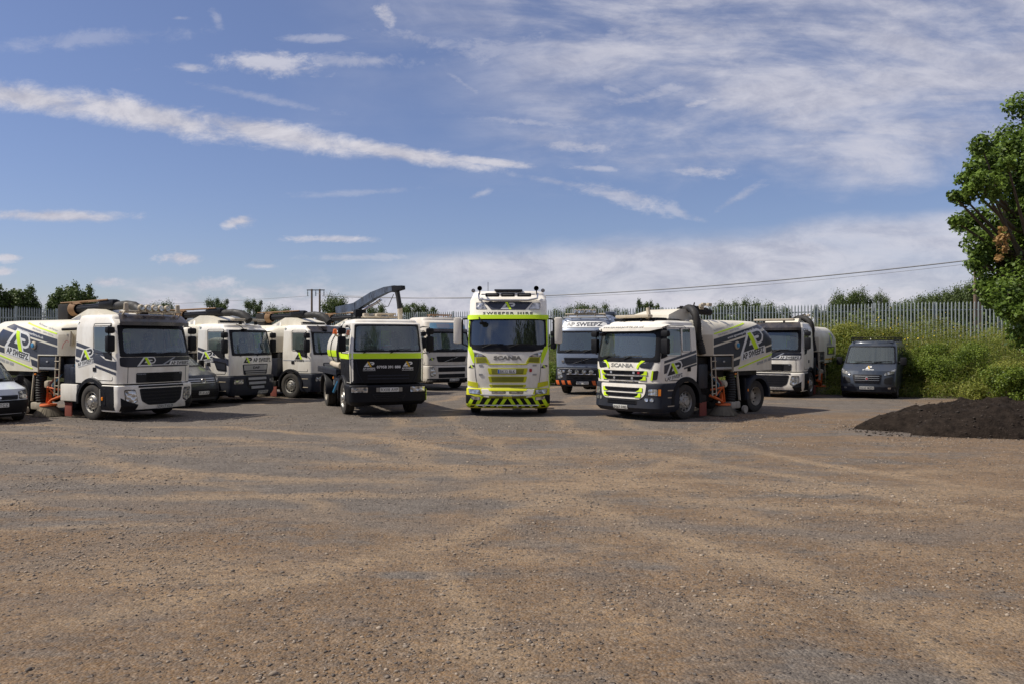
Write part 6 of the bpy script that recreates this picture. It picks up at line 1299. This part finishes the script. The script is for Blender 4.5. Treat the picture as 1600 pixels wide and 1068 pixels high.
# vacuum tanker with crane boom
t = put('vacuum_tanker', 'black and white tanker lorry with lime band and crane boom over its cab', 'tanker lorry', -3.66, 23.65, 22)
cab, low = cab_iveco(t); chassis(t, .6, 6.6); axle(t, 4.75, .95, 'rear', True, rim=RIMW)
tk = MB().lathe([(2.15, 0), (2.15, .5), (2.22, .72), (2.35, .80), (6.4, .80), (6.55, .7), (6.62, .4), (6.62, 0)], (0, 0, 1.95), 'y', 40); tk.build('tank', WHITE, t)
bnd = MB()
for y in (2.9, 4.2, 5.5): bnd.lathe([(y - .04, .80), (y - .04, .825), (y + .04, .825), (y + .04, .80)], (0, 0, 1.95), 'y', 40)
bnd.build('tank_ring', BLACK, t)
lb = MB()
for sg in (1, -1):
    for (y0, y1) in ((2.4, 2.84), (2.98, 4.14), (4.28, 5.44), (5.56, 6.3)):
        vs = [(sg * .812 * math.cos(a), y, 1.95 + .812 * math.sin(a)) for y in (y0, y1) for a in [R(-18 + 4 * k) for k in range(5)]]; lb.add(vs, [(k, k + 1, k + 6, k + 5) for k in range(4)])
lb.build('livery_band', LIME, t)
dk = MB()
for sg in (1, -1): dk.box((sg * .98, 4.0, 1.30), (.46, 3.9, .10), .02); dk.box((sg * 1.18, 4.0, 1.26), (.05, 3.9, .2), .01)
dk.build('side_deck', BUMP, t)
for sg in (1, -1):
    pp = MB().tube([(sg * 1.05, 1.9, 1.46), (sg * 1.05, 3.0, 1.46), (sg * 1.05, 3.7, 1.5)], [.11, .09, .09], 12); pp.build('suction_pipe', DUSTW, t)
    MB().box((sg * .95, 2.45, .92), (.36, .9, .5), .04).build('tool_locker', BUMP, t); MB().tube([(sg * 1.12, 2.2, .95), (sg * 1.16, 2.75, .60)], .045, 8).build('hydraulic_ram', BLUE, t)
    arch(t, 4.75, sg, .56, .66, x0=.6, x1=1.2); MB().box((sg * 1.14, 2.9, 1.05), (.05, .1, .08), .02).build('marker_lamp', AMBER, t); MB().box((sg * .98, 3.4, .95), (.12, .25, .35), .03).build('valve_chest', GALV, t)
hs = MB()
for k in range(5):
    o_ = k * .07; hs.tube([(-.2 - o_, 2.5, 3.0), (-.75 - o_, 2.3, 2.95 - o_), (-1.02, 2.3 + o_, 2.5), (-1.08, 2.4 + o_, 1.9), (-1.02, 2.5 + o_, 1.45)], .02, 6)
hs.build('hydraulic_hoses', RUBBER, t)
bc = MB().tube([(-1.0, 1.95, 2.3), (-1.28, 1.8, 2.42)], .03, 6); bo = bc.build('beacon_bracket', DUSTW, t); beacon(bo, (-1.28, 1.8, 2.44), REDD if False else ORANGE, .14)
BOOM = mat('boom_paint', (.10, .13, .19), .45, dirt=1.0, dcol=(.006, .006, .008), dscale=6)
def beam(name, a, b, h0, h1, w, parent, m):
    a, b = Vector(a), Vector(b); d = (b - a).normalized(); sd_ = d.cross(Vector((0, 0, 1))).normalized() * w / 2; up = sd_.cross(d).normalized(); up = up if up.z > 0 else -up; vs = []
    for p_, h in ((a, h0), (b, h1)): vs += [p_ + sd_ + up * h / 2, p_ - sd_ + up * h / 2, p_ - sd_ - up * h / 2, p_ + sd_ - up * h / 2]
    o = MB().add(vs, [(0, 1, 2, 3), (7, 6, 5, 4), (0, 4, 5, 1), (1, 5, 6, 2), (2, 6, 7, 3), (3, 7, 4, 0)]).build(name, m, parent); clean(o); return o
pil = MB().box((-.35, 2.6, 3.0), (.36, .4, .5), .05); pil.lathe([(-.35, .3), (0, .28), (.1, .2)], (-.35, 2.6, 2.95), 'z', 16); pil.build('boom_pillar', BLACK, t)
bm1 = beam('crane_boom', (-.92, 3.4, 3.24), (-.42, 2.75, 3.34), .22, .26, .22, t, BOOM); beam('boom_section', (-.43, 2.77, 3.335), (.0, 2.14, 3.67), .27, .25, .20, bm1, BOOM); beam('boom_section', (-.02, 2.17, 3.665), (.32, 1.72, 3.84), .25, .20, .18, bm1, BOOM); beam('boom_section', (.30, 1.75, 3.835), (.56, 1.40, 3.90), .20, .15, .17, bm1, BOOM); beam('boom_tip', (.50, 1.48, 3.86), (.74, 1.16, 3.90), .20, .12, .18, bm1, BLACK)
MB().tube([(-.4, 2.6, 3.15), (.1, 2.1, 3.45), (.2, 1.95, 3.55)], .045, 8).build('boom_ram', CHROME, bm1)
MB().tube([(.58, 1.38, 3.84), (.61, 1.32, 3.62), (.64, 1.3, 3.4), (.66, 1.3, 3.24)], [.085, .075, .08, .085], 12).build('boom_hose', RUBBER, t); MB().tube([(.66, 1.3, 3.26), (.68, 1.32, 2.88)], [.085, .075], 12).build('boom_nozzle', DUSTW, t)
MB().tube([(.05, 1.95, 3.5), (.2, 1.75, 3.3), (.36, 1.6, 3.32), (.5, 1.45, 3.7)], .012, 5).build('boom_cable', RUBBER, t)
fr = MB()
for z, x0, x1 in ((2.98, -.4, .7), (3.08, .0, .6)): fr.tube([(x0, 1.6, z), (x1, 1.6, z)], .03, 6); fr.tube([(x0, 2.1, z), (x1, 2.1, z)], .025, 6)
for x in (-.3, .1, .5): fr.box((x, 1.9, 3.03), (.16, .3, .14), .03)
fr.build('boom_cradle', DUSTW, t)

# tall tractor unit in the centre
t = put('tractor_unit', 'tall white lorry with lime visor, yellow grilles and lime black chevrons', 'lorry', -.13, 23.6, -1.5)
cab_s(t)
# white tipper behind
t = put('tipper_lorry', 'dusty white lorry with pale blue roof sign, half hidden behind the tall white lorry', 'lorry', -2.75, 36.6, 38)
cab_fm(t, mat('dusty_cream_paint', (.60, .56, .49), .5, dirt=.5, dcol=(.40, .32, .22)), 'x', False, 'YK11 DXR'); roof_bar(t, .95, 3.46, .6, 0, (), RUST)
for sg in (1, -1): MB().box((sg * 1.15, 4.4, 1.7), (.08, 4.2, 1.0), .02).build('tipper_side', mat('tipper_grey', (.12, .12, .12), .6, dirt=.4), t)
MB().box((0, 4.4, 1.18), (2.3, 4.2, .08), .02).build('tipper_floor', CHASSIS, t); MB().box((0, 2.32, 1.8), (2.3, .08, 1.2), .02).build('headboard', CHASSIS, t)
# grey tipper behind
t = put('tipper_lorry', 'grey lorry with AP SWEEPZ roof sign and orange black hazard strip', 'lorry', 2.92, 33.1, -20)
cab_fm(t, GREY, 'x', True); b = roof_bar(t, .45, 3.36, .86, 6, (), DUSTW, .03)
q = MB().tube([(-.95, .6, 3.16), (-.92, .38, 3.22), (.92, .38, 3.22), (.95, .6, 3.16)], .03, 8); q.build('lamp_guard', SILVER, t)
MB().box((.75, 1.9, 3.36), (.5, .5, .28), .08).build('air_deflector', DGREY, t); MB().box((0, 4.4, 1.5), (2.3, 4.2, .7), .03).build('tipper_body', DGREY, t)

# ------------------------------------------------------------------ vans and car
def van(p, paint, prof, D, bow, L_, fw, sws, R_, wy, wb, wx, top_r=.1, extra=(), lower=None, cladding=True, frame=True, iw=None):
    cab = Cab(prof, D=D, n=2.8, bow=bow, top_r=top_r); cab.shell(p, paint, 'body', front_win=fw, side_win=sws, extra_z=extra, side_cols=(.1, .3, .5, .7, .85))
    if frame: cab.screen_frame(p, fw[0], fw[1], fw[2], wid=.02, over=.02, r=.06)
    for sg in (1, -1):
        for w_ in sws: cab.side_frame(p, sg, [(cab.fpt(w_[0], w_[2]), w_[2]), (cab.fpt(w_[1], w_[2]), w_[2]), (cab.fpt(w_[1], w_[3]), w_[3]), (cab.fpt(w_[0], w_[3]), w_[3])], .02, .015)
        for y in (wy, wy + wb):
            a = MB(); plate(a, cab.side(sg), [(y + (R_ + .06) * math.cos(k * math.pi / 14), R_ + (R_ + .06) * math.sin(k * math.pi / 14)) for k in range(15)] + [(y - R_ - .06, prof[0][0]), (y + R_ + .06, prof[0][0])], .006, .012, .3); a.build('wheel_arch', DARK, p)
            wheel(p, (sg * (cab.at(R_)[0] - .075), y, R_), sg, 'car', R_, .2)
    mb = MB().box((0, L_ / 2, prof[0][0] - .02), (cab.at(.4)[0] * 1.7, L_ * .9, .12), .02); mb.build('underbody', CHASSIS, p)
    z0, z1 = fw[1], fw[2]; yf = cab.at(z0)[1]; i = MB(); i.box((0, yf + .55, z0 - .05), (cab.at(z0)[0] * 1.6, .5, .2), .06); i.box((0, yf + 2.1, (z0 + z1) / 2 - .1), (cab.at(z0)[0] * 1.7, .05, z1 - z0 + .35))
    for x in (-.42, .42): i.box((x, yf + 1.5, z0 - .05), (.44, .14, .55), .05); i.box((x, yf + 1.5, z0 + .33), (.24, .1, .17), .04)
    i.build('cab_lining', INT, p); return cab
def wing(p, cab, sg, y, z, s=1.0, m=BLACK):
    w = cab.wx(y, z); a = MB().tube([(sg * (w - .05), y + .05, z - .05), (sg * (w + .12 * s), y, z)], .03, 6); ao = a.build('mirror_arm', BLACK, p); MB().box((sg * (w + .18 * s), y, z + .02), (.20 * s, .12 * s, .27 * s), .05).build('mirror_housing', m, ao)

# dark van at the right with roof rack
t = put('van', 'slate grey van with roof rack parked before the green bank', 'van', 13.9, 31.2, -31)
cab = van(t, SLATE, [(.26, .98, .02, 5.2), (.5, 1.02, -.04, 5.2), (.80, 1.02, .0, 5.2), (1.08, 1.01, .10, 5.2), (1.30, 1.0, .62, 5.2), (1.36, .99, .72, 5.2), (2.04, .90, 1.42, 5.2), (2.24, .84, 1.62, 5.18)], .34, .12, 5.2, (.92, 1.36, 2.02), [(.05, .24, 1.32, 1.98), (.30, .52, 1.38, 1.96), (.58, .80, 1.38, 1.96)], .35, .95, 3.2, 1.0, extra=(.95, 1.2))
F = cab.front
grille(t, F, rpoly([(-.54, .94), (.54, .94), (.46, .60), (-.46, .60)], .05), 4, .01, sm=BLACK)
q = MB(); [plate(q, F, rect(-.44, z, .44, z + .012), .034, .01) for z in (.87, .79, .71)]; q.build('grille_trim', SILVER, t)
for sx in (-1, 1): headlight(t, F, rpoly([(sx * .97, 1.16), (sx * .62, .99), (sx * .60, .90), (sx * .93, .98)][::sx], .03), .012)
b = MB(); plate(b, F, rpoly([(-.99, .28), (.99, .28), (1.0, .46), (-1.0, .46)], .05), .02, .04, m=BUMP)
for sx in (-1, 1): plate(b, F, rpoly([(sx * .90, .86), (sx * .62, .80), (sx * .60, .60), (sx * .88, .56)][::sx], .05), .008, .02, m=DARK); plate(b, F, rpoly(rect(sx * .78 - .05, .38, sx * .78 + .05, .46), .04), .03, .02, m=LENS)
b.build('bumper', None, t)
b = MB(); b.lathe([(-.02, 0), (-.02, .05), (.0, .065), (.02, .065)], (0, F(0, .78)[1] - .03, .78), 'y', 18, m=SILVER); b.lathe([(-.025, 0), (-.025, .035)], (0, F(0, .78)[1] - .03, .78), 'y', 18, m=REDD); b.build('round_badge', None, t)
l = MB(); logo(l, F, (.02, 1.21), .10, .005, 0, 1, DECW, GOLD); text(l, F, 'AP SWEEPERS', (.02, 1.125), .035, .42, .005, bold=.03, m=DECW); l.build('logo', None, t)
number_plate(t, F, (0, .42), 'DL63 MZN', off=.035)
for sg in (1, -1): wing(t, cab, sg, 1.25, 1.42, 1.15)
rk = MB()
for sx in (-.8, .8): rk.tube([(sx, 1.75, 2.28), (sx, 5.0, 2.28)], .022, 6); rk.tube([(sx, 1.75, 2.38), (sx, 5.0, 2.38)], .018, 6)
for k in range(7): rk.tube([(-.8, 1.75 + k * .54, 2.28), (.8, 1.75 + k * .54, 2.28)], .018, 6); [rk.tube([(sx, 1.75 + k * .54, 2.18), (sx, 1.75 + k * .54, 2.38)], .018, 6) for sx in (-.8, .8)]
rk.tube([(-.8, 1.75, 2.38), (.8, 1.75, 2.38)], .018, 6); rk.build('roof_rack', BLACK, t)
wipers(t, cab, 1.40, (-.6, .1), .7, .04)
# dark van between the two left sweepers
t = put('van', 'dark grey van showing only its front between the two white sweepers at the left', 'van', -10.55, 27.2, 62)
cab = van(t, DGREY, [(.24, .92, .02, 5.0), (.5, .95, -.04, 5.0), (.85, .95, .0, 5.0), (1.08, .94, .10, 5.0), (1.32, .92, .72, 5.0), (1.38, .91, .82, 5.0), (1.82, .80, 1.5, 5.0), (1.98, .74, 1.68, 4.98)], .34, .12, 5.0, (.92, 1.38, 1.80), [(.05, .24, 1.34, 1.76), (.30, .5, 1.38, 1.76)], .34, .95, 3.0, .95, extra=(.7, 1.2)); F = cab.front
grille(t, F, rpoly([(-.60, 1.0), (.60, 1.0), (.60, .78), (-.60, .78)], .03), 3, .01, sm=SILVER); grille(t, F, rpoly([(-.78, .60), (.78, .60), (.74, .32), (-.74, .32)], .03), 4, .01)
for sx in (-1, 1): headlight(t, F, rpoly([(sx * .92, 1.02), (sx * .66, 1.0), (sx * .64, .80), (sx * .90, .84)][::sx], .03), .012)
b = MB(); b.lathe([(-.02, .055), (-.03, .075), (-.03, .09), (.02, .09)], (0, F(0, .89)[1] - .03, .89), 'y', 20); b.tube([(-.05, F(0, .9)[1] - .045, .93), (0, F(0, .9)[1] - .045, .84), (.05, F(0, .9)[1] - .045, .93)], .008, 5); b.build('round_badge', CHROME, t)
number_plate(t, F, (0, .48), 'P10 AP', w=.42, off=.035)
for sg in (1, -1): wing(t, cab, sg, 1.35, 1.40, 1.0)
# small pale van cut by the left edge
t = put('small_van', 'pale blue grey small van at the left edge, plate EK56 TCZ', 'van', -13.85, 21.45, 51)
cab = van(t, ICE, [(.24, .82, .04, 4.2), (.45, .86, -.02, 4.2), (.72, .86, .0, 4.2), (.92, .85, .10, 4.2), (1.06, .84, .80, 4.2), (1.12, .84, .90, 4.2), (1.62, .72, 1.55, 4.2), (1.80, .64, 1.72, 4.18)], .32, .14, 4.2, (.92, 1.12, 1.60), [(.02, .26, 1.08, 1.56)], .31, .80, 2.65, .85, extra=(.6, .82)); F = cab.front
b = MB(); plate(b, F, rpoly([(-.84, .26), (.84, .26), (.85, .62), (-.85, .62)], .05), .02, .04, m=BLACK); b.build('bumper', None, t)
grille(t, F, rpoly([(-.52, .76), (.52, .76), (.50, .64), (-.50, .64)], .02), 2, .012, sm=BUMP)
for sx in (-1, 1): headlight(t, F, rpoly([(sx * .80, .88), (sx * .56, .84), (sx * .56, .66), (sx * .80, .66)][::sx], .03), .012)
b = MB(); plate(b, F, rpoly(rect(-.08, .67, .08, .73), .03), .04, .02, m=CHROME); b.build('oval_badge', None, t)
number_plate(t, F, (0, .50), 'EK56 TCZ', off=.035)
for sg in (1, -1): wing(t, cab, sg, 1.3, 1.12, .9)
wipers(t, cab, 1.14, (-.5, .1), .7, .04)
